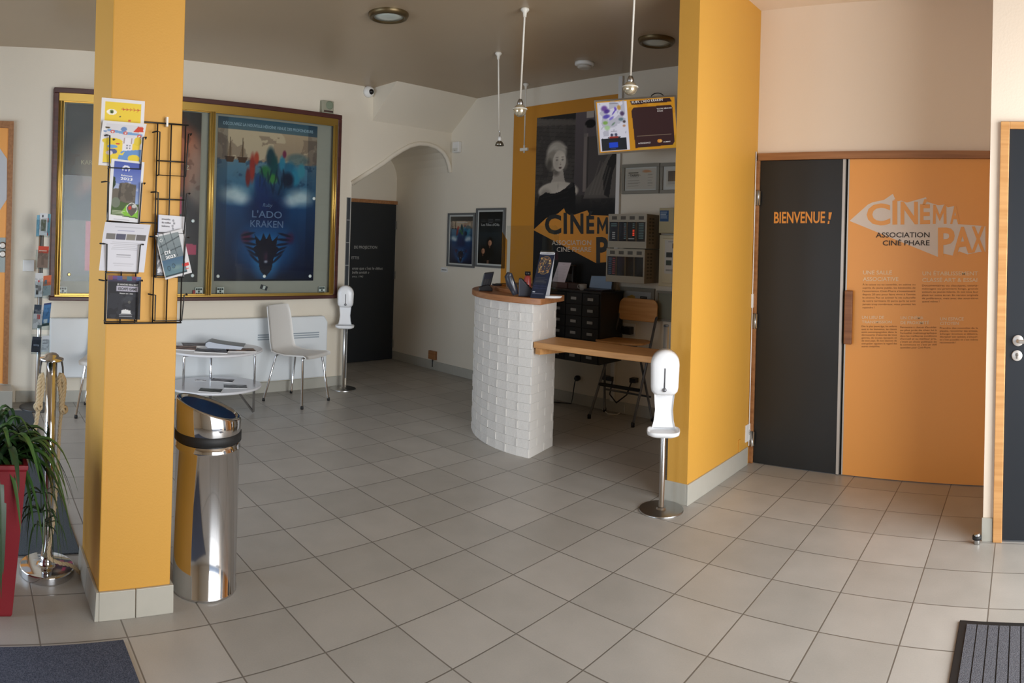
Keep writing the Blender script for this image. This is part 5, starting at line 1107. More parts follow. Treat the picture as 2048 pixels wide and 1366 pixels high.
magazine(392, 696, 455, 709, TZ1, (88, 92, 100), 'dark grey magazine in front of the catalogue on the table', G1, w=.28, h=.17, ang=va - .1, seed=5)
magazine(450, 695, 512, 707, TZ1, (126, 104, 92), 'brown and grey magazine at the right of the table top', G1, w=.25, h=.16, ang=va + .1, seed=6)
c = at_z(455, 690, TZ1 + .03); u = Vector((math.cos(va - .15), math.sin(va - .15), 0)); v = Vector((-u.y, u.x, 0)); cz_ = TZ1 + .0075
kt = thing('catalogue', (c.x, c.y, cz_), 'thick catalogue with curled dark cover on the round table', 'catalogue')
prof = [(-.16, 0), (.13, 0), (.15, .028), (.05, .034), (-.08, .046), (-.15, .058), (-.18, .045), (-.185, .02)]
obj('pages', MB().prism(prof, Vector((c.x, c.y, cz_)) - v * .085, u, (0, 0, 1), v * .17), mat('pages_white', (196, 200, 208), .7), kt, bevel=.003)
m = MB(); cv = [(-.187, .018), (-.182, .048), (-.152, .0605), (-.08, .0485), (.05, .0365), (.152, .0300)]
m.add([Vector((c.x, c.y, cz_ + z)) + u * x + v * y for y in (-.088, .088) for x, z in cv], [(i, i + 1, 7 + i, 6 + i) for i in range(5)], True); m.add([Vector((c.x, c.y, cz_ + z - .002)) + u * x + v * y for y in (-.088, .088) for x, z in cv], [(6 + i, 7 + i, i + 1, i) for i in range(5)], True)
obj('cover', m, mat('cover_dark', (70, 78, 86), .35, var=.5, vscale=14), kt)
magazine(396, 775, 446, 787, TZ2, (84, 86, 82), 'dark leaflet at the front edge of the lower table shelf', G2, th=.003, w=.19, h=.13, ang=va - .15, seed=8)
magazine(420, 756, 470, 766, TZ2, (112, 108, 110), 'grey leaflet beside the rear table leg on the lower shelf', G2, th=.003, w=.20, h=.12, ang=va - .2, seed=9)
magazine(446, 768, 495, 779, TZ2, (120, 122, 124), 'patterned grey leaflet at the right of the lower table shelf', G2, th=.003, w=.20, h=.13, ang=va, seed=10)
magazine(388, 757, 414, 764, TZ2, (206, 200, 202), 'small white card at the left of the lower table shelf', G2, th=.002, w=.10, h=.07, ang=va, seed=11, light=True)

def make_chair(name, label, group):
    o = thing(name, (0, 0, 0), label, 'chair', group)
    P = [(.235, .435), (.232, .455), (.205, .466), (.10, .458), (0, .452), (-.10, .455), (-.165, .468), (-.195, .50), (-.210, .56), (-.222, .64), (-.238, .74), (-.255, .82), (-.268, .875), (-.270, .885)]
    Wd = [.39, .405, .41, .415, .41, .40, .385, .375, .37, .365, .36, .35, .335, .30]
    m = MB(); N = 8
    for side in (0, 1):
        for i, (x, z) in enumerate(P):
            x0, z0 = P[max(i - 1, 0)]; x1, z1 = P[min(i + 1, len(P) - 1)]; tx_, tz_ = x1 - x0, z1 - z0; L_ = math.hypot(tx_, tz_); nx, nz = -tz_ / L_, tx_ / L_
            for j in range(N + 1):
                s_ = j / N * 2 - 1; cupz = .010 * s_ * s_ * (1 if i < 7 else 0); cupx = .022 * s_ * s_ * (1 if i >= 7 else 0)
                m.v.append((x + cupx + nx * -.012 * side * -1, s_ * Wd[i] / 2, z + cupz + nz * -.012 * side * -1))
    n_ = len(P) * (N + 1)
    for side in (0, 1):
        for i in range(len(P) - 1):
            for j in range(N):
                a = side * n_ + i * (N + 1) + j; f = (a, a + 1, a + N + 2, a + N + 1); m.f.append(f[::-1] if side == 0 else f); m.sm.append(True)
    rim = [i * (N + 1) for i in range(len(P))] + [(len(P) - 1) * (N + 1) + j for j in range(1, N + 1)] + [i * (N + 1) + N for i in range(len(P) - 2, -1, -1)] + [j for j in range(N - 1, 0, -1)]
    for i in range(len(rim)): a, b = rim[i], rim[(i + 1) % len(rim)]; m.f.append((a, b, n_ + b, n_ + a)); m.sm.append(False)
    obj('shell', m, mat('chair_white', (226, 224, 220), .4), o, local=True)
    fr = MB().tube([(.16, .15, .440), (.16, -.15, .440)], .010, 10).tube([(-.13, .15, .438), (-.13, -.15, .438)], .010, 10).tube([(.16, 0, .440), (-.13, 0, .438)], .009, 10); obj('seat_frame', fr, M_chrome, o, local=True)
    for fx, fy_, tx_, ty_ in ((.215, .215, .16, .15), (.215, -.215, .16, -.15), (-.225, .215, -.13, .15), (-.225, -.215, -.13, -.15)):
        l = obj('leg', MB().tube([(tx_, ty_, .440), (tx_ + (fx - tx_) * .12, ty_ + (fy_ - ty_) * .12, .42), (fx, fy_, .012)], .0105, 12), M_chrome, o, local=True)
        f = obj('foot', MB().lathe([(.013, 0), (.014, .014), (.012, .03)], (fx, fy_), 14), M_rubber, l, local=True)
    return o
def dup(root, loc, rz, label):
    r = root.copy(); C.objects.link(r); r.location = loc; r.rotation_euler = (0, 0, rz); r['label'] = label
    for ch in list(root.children):
        c_ = ch.copy(); C.objects.link(c_); c_.parent = r
        for g in ch.children: d_ = g.copy(); C.objects.link(d_); d_.parent = c_
    return r
ch1 = make_chair('plastic_chair', 'white plastic chair with chrome legs, right of the round table', 'white chairs by the poster wall')
ch1.location = (-5.545, 2.99, 0); ch1.rotation_euler = (0, 0, math.radians(26))
dup(ch1, (-5.56, 1.187, 0), math.radians(-20), 'white plastic chair mostly behind the yellow pillar, only one chrome leg showing')

# ================================================================== steel waste bin
bx_, by_, br_ = -2.745, 1.045, .142
bn_ = thing('waste_bin', (bx_, by_, 0), 'polished steel waste bin with a slanted lid, beside the yellow pillar', 'waste bin')
obj('body', MB().lathe([(br_ - .004, .0), (br_ + .001, .003), (br_ + .001, .012), (br_ - .002, .015), (br_ - .002, .615), (br_ + .002, .619), (br_ + .002, .626), (br_ - .001, .630), (br_ - .001, .655)], (bx_, by_), 72), M_chrome, bn_)
obj('band', MB().lathe([(br_, .652), (br_ + .005, .655), (br_ + .005, .690), (br_, .693)], (bx_, by_), 72), M_rubber, bn_)
rt = Vector((.36, .93, 0)).normalized(); m = MB(); n_ = 72
def lidz(x, y, z0): return z0 - .30 * (rt.x * x + rt.y * y) 
lv = []
for r, z, sl in ((br_ + .001, .690, 0), (br_ + .002, .70, 0), (br_ + .002, .785, 1), (br_ - .003, .793, 1), (br_ - .012, .792, 1), (br_ - .03, .778, 1), (br_ - .07, .758, 1), (.012, .750, 1)):
    for j in range(n_):
        t = 2 * math.pi * j / n_; x, y = r * math.cos(t), r * math.sin(t); lv.append((bx_ + x, by_ + y, lidz(x, y, z) if sl else z))
m.add(lv, [(i * n_ + j, i * n_ + (j + 1) % n_, (i + 1) * n_ + (j + 1) % n_, (i + 1) * n_ + j) for i in range(7) for j in range(n_)], True); m.add(lv[-n_:], [tuple(range(n_))], False)
lid = obj('lid', m, M_chrome, bn_)
fl_ = MB(); fl_.add([(bx_ + .118 * math.cos(t), by_ + .118 * math.sin(t), lidz(.118 * math.cos(t), .118 * math.sin(t), .786)) for t in np.linspace(0, 2 * math.pi, 49)[:-1]] + [(bx_ + .118 * math.cos(t), by_ + .118 * math.sin(t), lidz(.118 * math.cos(t), .118 * math.sin(t), .783)) for t in np.linspace(0, 2 * math.pi, 49)[:-1]], [tuple(range(48)), tuple(range(48, 96))[::-1]] + [(i, 48 + i, 48 + (i + 1) % 48, (i + 1) % 48) for i in range(48)])
obj('flap', fl_, mat('dark_steel', (150, 152, 156), .12, 1), lid)

# ================================================================== plant in the red planter
pcx, pcy = -2.775, .075
pl = thing('potted_plant', (pcx, pcy, 0), 'long-leaved green plant in a tall dark red planter, cut by the left edge', 'potted plant')
m = MB(); ring_ = [(.128, 0), (.132, .01), (.172, .600), (.178, .604), (.178, .622), (.160, .622), (.155, .56)]
for s_, z in ring_: m.v += [(pcx + x * s_, pcy + y * s_, z) for x, y in [(a * b, c_ * d) for (a, b, c_, d) in ((-1, 1, -1, 1), (1, 1, -1, 1), (1, 1, 1, 1), (-1, 1, 1, 1))]]
for i in range(len(ring_) - 1):
    for j in range(4): m.f.append((i * 4 + j, i * 4 + (j + 1) % 4, (i + 1) * 4 + (j + 1) % 4, (i + 1) * 4 + j)); m.sm.append(False)
m.f += [(3, 2, 1, 0)]; m.sm.append(False)
obj('planter', m, mat('planter_red', (126, 26, 36), .45, bump=.05, bscale=200), pl, bevel=.004)
obj('soil', MB().box(pcx - .158, pcx + .158, pcy - .158, pcy + .158, .55, .572), mat('soil', (52, 42, 34), .95, bump=.6, bscale=60), pl)
rl = random.Random(12)
def leaf(mb, base, az, L, rise, droop, w, seg=11, twist=0.):
    d = Vector((math.cos(az), math.sin(az), 0)); side = Vector((-d.y, d.x, 0)); vs = []
    for i in range(seg + 1):
        t = i / seg; x = L * (t - .18 * t * t) * (1 - .25 * droop * t); z = rise * math.sin(min(1, t * 1.25) * math.pi * .55) - droop * L * t ** 2.4
        ww = w * (math.sin(math.pi * min(1, t * .93 + .07)) ** .6) * (1 - t * .35) + .0006
        c_ = Vector(base) + d * x + side * (.05 * L * twist * math.sin(t * 2.5)) + Vector((0, 0, z))
        vs += [c_ - side * ww + Vector((0, 0, ww * .5)), c_, c_ + side * ww + Vector((0, 0, ww * .5))]
    fs = []
    for i in range(seg): fs += [(3 * i, 3 * i + 1, 3 * i + 4, 3 * i + 3), (3 * i + 1, 3 * i + 2, 3 * i + 5, 3 * i + 4)]
    mb.add(vs, fs, True); mb.add([v + Vector((0, 0, -.0012)) for v in vs], [f[::-1] for f in fs], True)
m1, m2 = MB(), MB()
for k in range(74):
    az = rl.uniform(0, 2 * math.pi) if k > 22 else rl.uniform(.1, 2.2)
    leaf(m1 if k % 3 else m2, (pcx + rl.uniform(-.04, .05), pcy + rl.uniform(-.04, .06), .57), az, rl.uniform(.24, .46), rl.uniform(.10, .27), rl.uniform(.35, 1.05), rl.uniform(.013, .020), twist=rl.uniform(-1, 1))
for k in range(22):
    az = rl.uniform(1.15, 1.75); leaf(m1, (pcx + rl.uniform(-.02, .08), pcy + .05, .57), az, rl.uniform(.36, .50), rl.uniform(.12, .22), rl.uniform(.55, .95), .018, twist=rl.uniform(-1, 1))
for k in range(18):
    leaf(m2, (pcx + rl.uniform(.02, .10), pcy + rl.uniform(-.08, .06), .58), rl.uniform(-.5, .5), rl.uniform(.22, .34), rl.uniform(.04, .10), rl.uniform(.9, 1.5), .017, twist=rl.uniform(-1, 1))
obj('foliage', m1, mat('leaf_green', (58, 92, 46), .38, var=.35, vscale=9), pl); obj('older_foliage', m2, mat('leaf_dark', (40, 66, 38), .42, var=.3, vscale=9), pl)
m3 = MB(); hang_ = [Vector((pcx + .06, pcy + .10, .60)), Vector((pcx + .03, pcy + .22, .62)), Vector((pcx + .0, pcy + .25, .50)), Vector((pcx - .01, pcy + .255, .36))]
m3.tube(hang_, .0025, 6)
for z, n_ in ((.36, 14), (.44, 7), (.30, 8)):
    for k in range(n_): leaf(m3, (pcx - .005, pcy + .255, z), rl.uniform(0, 6.28), rl.uniform(.10, .20), rl.uniform(.02, .08), rl.uniform(.5, 1.6), .0045, 8, rl.uniform(-1, 1))
obj('offshoot', m3, mat('leaf_offshoot', (50, 76, 46), .42, var=.3, vscale=12), pl)

# ================================================================== rope barrier post
sx_, sy_ = -2.99, .385
sn = thing('barrier_post', (sx_, sy_, 0), 'polished steel barrier post between the red planter and the yellow pillar', 'barrier post')
obj('base', MB().lathe([(.122, 0), (.124, .002), (.124, .004), (.124, .029), (.1238, .031), (.121, .034), (.119, .0345), (.05, .0365), (.042, .037), (.034, .043), (.029, .058), (.028, .075)], (sx_, sy_), 56), M_chrome, sn)
obj('post', MB().lathe([(.0255, .05), (.0255, .962)], (sx_, sy_), 36), M_chrome, sn)
obj('cap', MB().lathe([(.026, .955), (.052, .958), (.055, .963), (.053, .970), (.034, .974), (.030, .984), (.018, .992), (.004, .994)], (sx_, sy_), 40), M_chrome, sn)
rtv = Vector((.13, .99, 0)).normalized(); hk = []
for s_ in (-1, 1):
    c_ = Vector((sx_, sy_, 0)) + rtv * .044 * s_
    obj('hook', MB().tube([c_ + Vector((0, 0, .958)), c_ + rtv * .006 * s_ + Vector((0, 0, .93)), c_ + rtv * .008 * s_ + Vector((0, 0, .90)), c_ + rtv * .0 * s_ + Vector((0, 0, .888)), c_ - rtv * .008 * s_ + Vector((0, 0, .896))], .0045, 8), M_dgrey, sn); hk.append(c_ + Vector((0, 0, .893)))
M_rope = mat('rope_beige', (196, 176, 142), .85, bump=.4, bscale=180)
def smooth(pts, n=8):
    P = [Vector(p) for p in pts]; out = []
    for i in range(len(P) - 1):
        a, b, c_, d = P[max(i - 1, 0)], P[i], P[i + 1], P[min(i + 2, len(P) - 1)]
        for k in range(n): t = k / n; out.append(.5 * ((2 * b) + (c_ - a) * t + (2 * a - 5 * b + 4 * c_ - d) * t * t + (3 * b - a - 3 * c_ + d) * t ** 3))
    return out + [P[-1]]
def rope(mb, pts, r=.0105, pitch=.055):
    P = smooth(pts, 14); L_ = 0; ph = [0]
    for a, b in zip(P[:-1], P[1:]): L_ += (b - a).length; ph.append(L_ / pitch * 2 * math.pi)
    for s_ in range(3):
        Q_ = []
        for i, p in enumerate(P):
            t = (P[min(i + 1, len(P) - 1)] - P[max(i - 1, 0)]).normalized(); u = t.cross(Vector((.31, .2, .93)) if abs(t.z) < .95 else Vector((1, 0, 0))).normalized(); w = t.cross(u)
            Q_.append(p + (u * math.cos(ph[i] + s_ * 2.094) + w * math.sin(ph[i] + s_ * 2.094)) * r * .55)
        mb.tube(Q_, r * .62, 6)
def knot(mb, c_, r=.016):
    c_ = Vector(c_)
    for ax in ((1, 0, .3), (0, 1, .5), (.6, .6, -.4)):
        a = Vector(ax).normalized(); u = a.orthogonal().normalized(); w = a.cross(u); mb.tube([c_ + (u * math.cos(t) + w * math.sin(t)) * r for t in np.linspace(0, 2 * math.pi, 14)[:-1]], .0065, 6, closed=True)
O = Vector((sx_, sy_, 0))
m = MB(); h_ = hk[1]; tw = Vector((.99, -.13, 0)) * .0
rope(m, [h_ + Vector((0, 0, .006)), h_ + rtv * .014 - Vector((0, 0, .03)), h_ + rtv * .012 - Vector((0, 0, .09)), h_ + rtv * .006 - Vector((0, 0, .15))]); rope(m, [h_ + Vector((0, 0, .006)), h_ - rtv * .008 - Vector((0, 0, .03)), h_ + rtv * .002 - Vector((0, 0, .09)), h_ + rtv * .004 - Vector((0, 0, .15))])
knot(m, h_ + rtv * .014 - Vector((0, 0, .155))); 
rope(m, [h_ + rtv * .006 - Vector((0, 0, .155)), h_ - rtv * .002 - Vector((0, 0, .26)), h_ - rtv * .008 + Vector((.02, 0, -.42)), O + Vector((.045, .02, .25)), O + Vector((.06, .0, .11)), O + Vector((.066, .04, .075)), O + Vector((.06, .10, .055)), O + Vector((.055, .150, .012)), O + Vector((.02, .158, .0105))], .0075)
tag(obj('barrier_rope', m, M_rope), 'twisted beige rope on the right hook, running down to the pillar base', 'rope', 'ropes of the barrier post')
m = MB(); h_ = hk[0]
rope(m, [h_ + Vector((0, 0, .006)), h_ - rtv * .010 - Vector((0, 0, .05)), h_ - rtv * .012 - Vector((0, 0, .14))]); rope(m, [h_ + Vector((0, 0, .006)), h_ + rtv * .006 - Vector((0, 0, .05)), h_ - rtv * .004 - Vector((0, 0, .14))])
knot(m, h_ - rtv * .012 - Vector((0, 0, .145)))
rope(m, [h_ - rtv * .010 - Vector((0, 0, .15)), h_ - rtv * .03 - Vector((0, 0, .28)), h_ - rtv * .075 + Vector((-.02, 0, -.45)), h_ - rtv * .18 + Vector((-.05, 0, -.62)), h_ - rtv * .45 + Vector((-.1, 0, -.70)), h_ - rtv * .8 + Vector((-.15, 0, -.62))], .0095)
tag(obj('barrier_rope', m, M_rope), 'twisted beige rope knotted on the left hook, sagging away behind the plant', 'rope', 'ropes of the barrier post')

# ================================================================== floor mats
def mat_thing(name, x0, x1, y0, y1, label, m_, h=.010, border=None):
    o = tag(obj(name, MB().box(x0, x1, y0, y1, 0, h), m_, bevel=.003), label, 'mat'); return o
mat_thing('carpet_mat', -2.44, -1.30, -.75, .612, 'blue-grey carpet mat in the lower left corner', carpet_material('carpet_blue', (60, 64, 76), (98, 102, 116)))
mat_thing('carpet_runner', -5.66, -3.14, -.60, .565, 'dark grey carpet runner leading to the left orange door', carpet_material('carpet_grey', (70, 76, 82), (104, 112, 118)), .008)
rm = tag(obj('rubber_mat', MB().box(-.245, .75, 2.05, 2.848, 0, .009), M_rubber, bevel=.003), 'black-edged ribbed grey door mat in the lower right corner', 'mat')
m = MB(); x = -.212
while x < .71: m.box(x, x + .040, 2.085, 2.814, .004, .0125); x += .0452
obj('ribs', m, carpet_material('carpet_rib', (78, 78, 84), (112, 112, 118)), rm)

# ================================================================== small fittings on the partition and by the door
px_ = -1.915
a, b = at_x(1502, 588, px_), at_x(1517, 613, px_)
sw_ = thing('light_switch', (px_, (a.y + b.y) / 2, b.z), 'white light switch on the yellow partition beside the black door', 'switch')
obj('plate', MB().box(px_, px_ + .010, a.y, b.y, b.z, a.z), M_satin, sw_, bevel=.003); obj('rocker', MB().box(px_ + .010, px_ + .015, a.y + (b.y - a.y) * .28, b.y - (b.y - a.y) * .2, b.z + .022, a.z - .022), M_white, sw_, bevel=.002)
obj('indicator', MB().box(px_ + .015, px_ + .0158, a.y + (b.y - a.y) * .5, b.y - (b.y - a.y) * .25, b.z + .03, b.z + .037), M_black, sw_)
a, b = at_x(1490, 851, px_), at_x(1504, 876, px_)
ol = thing('power_outlet', (px_, (a.y + b.y) / 2, b.z), 'white power outlet low on the yellow partition', 'outlet')
obj('plate', MB().box(px_, px_ + .010, a.y, b.y, b.z, a.z), M_satin, ol, bevel=.003)
m = MB().lathe([(.021, .0), (.021, .003), (.018, .003)], n=24); m.xform(Matrix.Translation((px_ + .010, (a.y + b.y) / 2, (a.z + b.z) / 2)) @ Matrix.Rotation(math.pi / 2, 4, 'Y')); obj('socket_face', m, mat('socket_shade', (196, 194, 188), .5), ol)
m = MB()
for d_ in (-.009, .009): m.obox((px_ + .0135, (a.y + b.y) / 2 + d_, (a.z + b.z) / 2), (.0006, 0, 0), (0, .0026, 0), (0, 0, .0026))
obj('contacts', m, M_black, ol)
a, b = at_x(1477, 880, px_), at_x(1480, 905, px_); tag(obj('cable_cover', MB().box(px_, px_ + .008, a.y - .006, b.y + .006, .126, a.z), M_yellow, bevel=.002), 'short yellow cable cover above the partition skirting', 'cable cover')
m = MB().tube([(px_ + .008, 4.468, z) for z in np.linspace(.13, 2.25, 12)], .004, 8); tag(obj('white_cable', m, M_satin), 'white cable running up the partition beside the black door', 'cable')
ds = at_z(1958, 1084, 0); dsx, dsy = -.228, 3.618
dt = thing('door_stop', (dsx, dsy, 0), 'small steel door stop with a black ring on the floor', 'door stop')
obj('post', MB().lathe([(.017, 0), (.018, .004), (.017, .05), (.012, .056)], (dsx, dsy), 24), M_brush, dt); obj('ring', MB().lathe([(.018, .022), (.025, .025), (.025, .042), (.018, .045)], (dsx, dsy), 28, caps=False), M_rubber, dt)

# ================================================================== wire leaflet rack on the pillar
XK = -2.582                                                          # wire plane, just off the pillar face at x = -2.60
K = lambda px, py, d=0: at_x(px, py, XK + d)
rk = thing('leaflet_rack', (-2.6, .67, 1.19), 'black wire leaflet rack hung on the yellow pillar', 'leaflet rack')
yv = [K(x, 450).y for x in (214, 245, 274, 310, 337.5, 366)]; ztop_, zbot_ = K(330, 247).z, K(300, 646).z
m = MB()
for y in yv: m.tube([(XK, y, zbot_), (XK, y, ztop_)], .0031, 8)
m.tube([(XK, yv[0] - .002, zbot_), (XK, yv[5] + .004, zbot_)], .0034, 8).tube([(XK, yv[0] - .002, ztop_), (XK, yv[5] + .012, ztop_)], .0034, 8)
for z in np.linspace(zbot_ + .17, ztop_ - .17, 4): m.tube([(XK + .003, yv[0] - .002, z), (XK + .003, yv[2] + .002, z)], .0028, 8); m.tube([(XK + .003, yv[3] - .002, z + .02), (XK + .003, yv[5] + .002, z + .02)], .0028, 8)
m.tube([(XK, yv[0], zbot_ + .4), (XK, yv[5], zbot_ + .4)], .0028, 6)
for y in (yv[0] + .04, yv[5] - .04): m.tube([(XK, y, ztop_), (-2.6, y, ztop_ + .004)], .003, 6)
obj('wire_frame', m, M_wire, rk)
obj('wall_clip', MB().box(-2.6, XK + .005, K(334, 249).y - .004, K(334, 249).y + .004, ztop_ - .012, ztop_ + .026), M_satin, rk)
def pocket(ya, yb, zt, zb, out):
    w = MB(); xf_ = XK + out; e = .012
    w.tube([(XK, ya - .008, zt), (xf_, ya, zt), (xf_, ya + e, zt - .001), (xf_ - .012, ya + e + .004, zb), (xf_ - .012, yb - e - .004, zb), (xf_, yb - e, zt - .001), (xf_, yb, zt), (XK, yb + .008, zt)], .0031, 8)
    w.tube([(XK, ya + e + .004, zb), (xf_ - .012, ya + e + .004, zb)], .0028, 6).tube([(XK, yb - e - .004, zb), (xf_ - .012, yb - e - .004, zb)], .0028, 6); obj('pocket', w, M_wire, rk)
zl = [K(250, y).z for y in (275, 366, 488, 560)]; zlb = [K(250, y).z for y in (338, 446, 545, 641)]
for k in range(4): pocket(yv[0] - .018, yv[2] + .018, zl[k], zlb[k], .038)
zr = [K(338, y).z for y in (267, 386, 474, 588)]; zrb = [K(338, y).z for y in (352, 466, 554, 640)]
for k in range(4): pocket(yv[3] - .012, yv[5] + .014, zr[k], zrb[k], .034)
def leaflet(q, art, label, group='leaflets in the wire rack', out=.018, name='leaflet', bend=None, th=.004, words=(), wm=None):
    """q: lower-left, lower-right, upper-left pixels on the rack"""
    p, a, b = (K(x, y, out) for x, y in q); U_, V_ = a - p, b - p
    o = tag(sheet(name, art, p, U_, V_, thick=th, bend=bend), label, 'leaflet', group)
    if words:
        mw = MB()
        for s_, u, v, w_, h_ in words: write(mw, s_, p + U_ * u + V_ * v + U_.cross(V_).normalized() * .0008, U_, V_, h=h_ * V_.length, w=w_ * U_.length if w_ else None, off=.012)
        obj('lettering', mw, wm, o)
    return o
def art_yellow(seed):
    A = Art(70, 86, (226, 224, 226)); A.rect(.08, .92, .05, .93, (232, 202, 66)); n = A.noise(5, seed)
    if seed == 1:
        A.ell(.24, .74, .115, .055, (240, 238, 226)); A.ell(.24, .745, .05, .036, (110, 130, 70)); A.ell(.24, .745, .022, .018, (40, 40, 40))
        for k in range(5): A.poly([(.48 + .085 * k, .85), (.54 + .085 * k, .81), (.48 + .085 * k, .77), (.51 + .085 * k, .81)], (196, 70, 54)); A.rect(.46, .90, .805, .815, (196, 70, 54))
        A.ell(.66, .60, .03, .02, (206, 96, 60)); A.ell(.84, .53, .04, .03, (120, 150, 180)); A.ell(.44, .66, .02, .012, (90, 90, 70))
    else:
        A.rect(.08, .92, .55, .95, (214, 212, 216)); A.poly([(.12, .83), (.95, .77), (.95, .73), (.5, .74), (.12, .79)], (120, 160, 204))
        for u, v in ((.25, .78), (.88, .72), (.55, .77)): A.ell(u, v, .05, .036, (206, 84, 70)); A.ell(u, v, .024, .018, (224, 222, 224))
        A.poly([(.72, .80), (.82, .93), (.94, .92), (.96, .82)], (206, 76, 58)); A.ell(.5, .85, .07, .05, (110, 140, 190)); A.ell(.12, .86, .06, .02, (90, 80, 60)); A.ell(.08, .78, .05, .02, (120, 150, 190))
        A.ell(.27, .57, .24, .075, (228, 200, 54)); A.ell(.40, .52, .05, .02, (206, 84, 60)); A.ell(.30, .61, .035, .025, (60, 50, 40)); A.ell(.28, .45, .12, .04, (110, 160, 210)); A.rect(.52, .74, .36, .66, (222, 220, 226)); A.rect(.53, .56, .54, .66, (170, 150, 150)); A.rect(.70, .73, .54, .66, (170, 150, 150))
        for u in (.6, .67): A.rect(u, u + .04, .42, .45, (140, 140, 150)); A.rect(u, u + .04, .48, .51, (140, 140, 150))
        A.ell(.86, .60, .09, .10, (222, 196, 60)); A.poly([(.5, .36), (.96, .42), (.96, .12), (.42, .12), (.44, .26)], (104, 146, 200)); A.ell(.30, .34, .10, .06, (70, 84, 150), .9); A.poly([(.42, .36), (.50, .30), (.58, .36), (.54, .26), (.46, .26)], (232, 206, 70)); A.ell(.24, .20, .16, .09, (230, 204, 64)); A.ell(.80, .20, .14, .09, (226, 200, 60)); A.ell(.22, .30, .08, .05, (216, 206, 210)); A.rect(.08, .26, .055, .08, (150, 150, 150))
    return A
leaflet(((199, 300), (285, 306), (204, 195)), art_yellow(1), 'yellow illustrated booklet with an eye, standing at the back of the top left pocket', out=.006)
mag = leaflet(((197.5, 330), (283, 336), (204, 243)), art_yellow(2), 'curled stack of yellow and blue illustrated booklets in the top left pocket', out=.016, th=.008, bend=lambda u, v: .10 * np.clip(v - .45, 0, 1) ** 2)
def art_castle():
    A = Art(60, 110, (222, 222, 226)); A.grad(.30, .97, (150, 170, 206), (72, 88, 170), .10, .92); n = A.noise(5, 9); A.mix((n > .55) & (A.v > .5) & (A.v < .66) & (A.u > .1) & (A.u < .92), (190, 196, 214), .6)
    A.ell(.46, .86, .12, .055, (226, 226, 236)); A.ell(.46, .85, .075, .035, (72, 88, 170)); A.rect(.38, .54, .80, .84, (72, 88, 170)); A.rect(.43, .49, .82, .85, (210, 210, 226))
    A.poly([(.10, .72), (.16, .70), (.18, .58), (.10, .5)], (44, 60, 40)); A.poly([(.10, .28), (.10, .52), (.28, .53), (.30, .62), (.52, .64), (.80, .60), (.80, .30)], (104, 96, 86)); A.mix((A.noise(9, 14) > .5) & (A.v > .28) & (A.v < .62) & (A.u > .28) & (A.u < .8), (76, 70, 62), .6); A.poly([(.30, .62), (.36, .62), (.34, .34), (.28, .34)], (70, 64, 58), .8)
    A.poly([(.10, .10), (.92, .06), (.92, .30), (.10, .32)], (74, 96, 54)); A.poly([(.40, .14), (.56, .28), (.92, .20), (.92, .08), (.5, .10)], (128, 186, 60)); A.ell(.22, .30, .13, .085, (112, 120, 104)); A.ell(.72, .22, .17, .095, (214, 214, 206)); A.ell(.72, .22, .15, .085, (92, 84, 80)); A.ell(.66, .23, .05, .03, (190, 60, 50)); A.ell(.78, .26, .06, .03, (190, 190, 186)); A.poly([(.62, .15), (.82, .15), (.72, .09)], (92, 84, 80))
    A.lines(.12, .52, .08, .18, 4, (220, 226, 200), .8, 3); A.lines(.2, .8, .015, .035, 1, (150, 150, 156), .7); return A
leaflet(((214, 440), (280, 446), (223, 317)), art_castle(), 'blue leaflet with a stone castle tower and 2023, second pocket on the left', out=.020, words=(('Richemont', .32, .735, .34, .026), ('2023', .31, .675, .36, .042)), wm=M_white)
def art_letter():
    A = Art(70, 84, (214, 214, 222)); A.lines(.22, .88, .90, .93, 1, (150, 150, 158), .6, 1); A.lines(.3, .8, .83, .85, 1, (110, 110, 160), .6, 2)
    for k in range(4): A.rect(.06 + .225 * k, .06 + .225 * k + .21, .66, .78, [(120, 118, 116), (92, 92, 110), (132, 128, 118), (104, 100, 100)][k])
    A.lines(.18, .82, .44, .62, 5, (150, 150, 158), .65, 3, .4, True); A.lines(.3, .7, .28, .36, 2, (130, 130, 138), .65, 5, .3, True); A.lines(.25, .78, .10, .18, 2, (170, 170, 178), .55, 6, .3, True); return A
leaflet(((198.5, 541), (288, 545), (208, 444)), art_letter(), 'white printed sheets curling forward, third pocket on the left', out=.018, th=.006, bend=lambda u, v: .085 * np.clip(v - .62, 0, 1) ** 1.5 + .01 * v)
def art_escape():
    A = Art(60, 76, (34, 34, 40)); n = A.noise(5, 17); A.grad(.86, 1, (50, 44, 60), (96, 84, 130)); 
    for k, c_ in enumerate(((150, 80, 60), (110, 70, 130), (70, 90, 150), (150, 110, 60), (60, 120, 130), (130, 60, 90), (90, 120, 170))): A.rect(k / 7, (k + 1) / 7, .90 + .03 * (k % 2), 1, c_, .7)
    A.mix((n > .5) & (A.v < .6), (52, 54, 62), .6); A.ell(.6, .46, .22, .10, (64, 66, 72), .7, .5, rot=.4); A.rect(.26, .94, .65, .76, (176, 172, 186)); A.ell(.66, .40, .04, .035, (96, 96, 90), .8); A.poly([(.42, .13), (.44, .21), (.56, .23), (.70, .20), (.72, .13)], (214, 214, 214)); A.rect(.36, .76, .065, .115, (150, 150, 154)); A.rect(.37, .75, .075, .105, (34, 34, 40)); return A
es = leaflet(((213.5, 637), (280, 639.5), (216, 550.5)), art_escape(), 'black ESCAPE GAME flyer in the bottom left pocket', out=.020, words=(('LE HANGAR DE LA BUZZ', .28, .785, .66, .04), ('Missions sur 2 sites', .36, .585, .40, .03)), wm=mat('flyer_white', (222, 222, 222), .6))
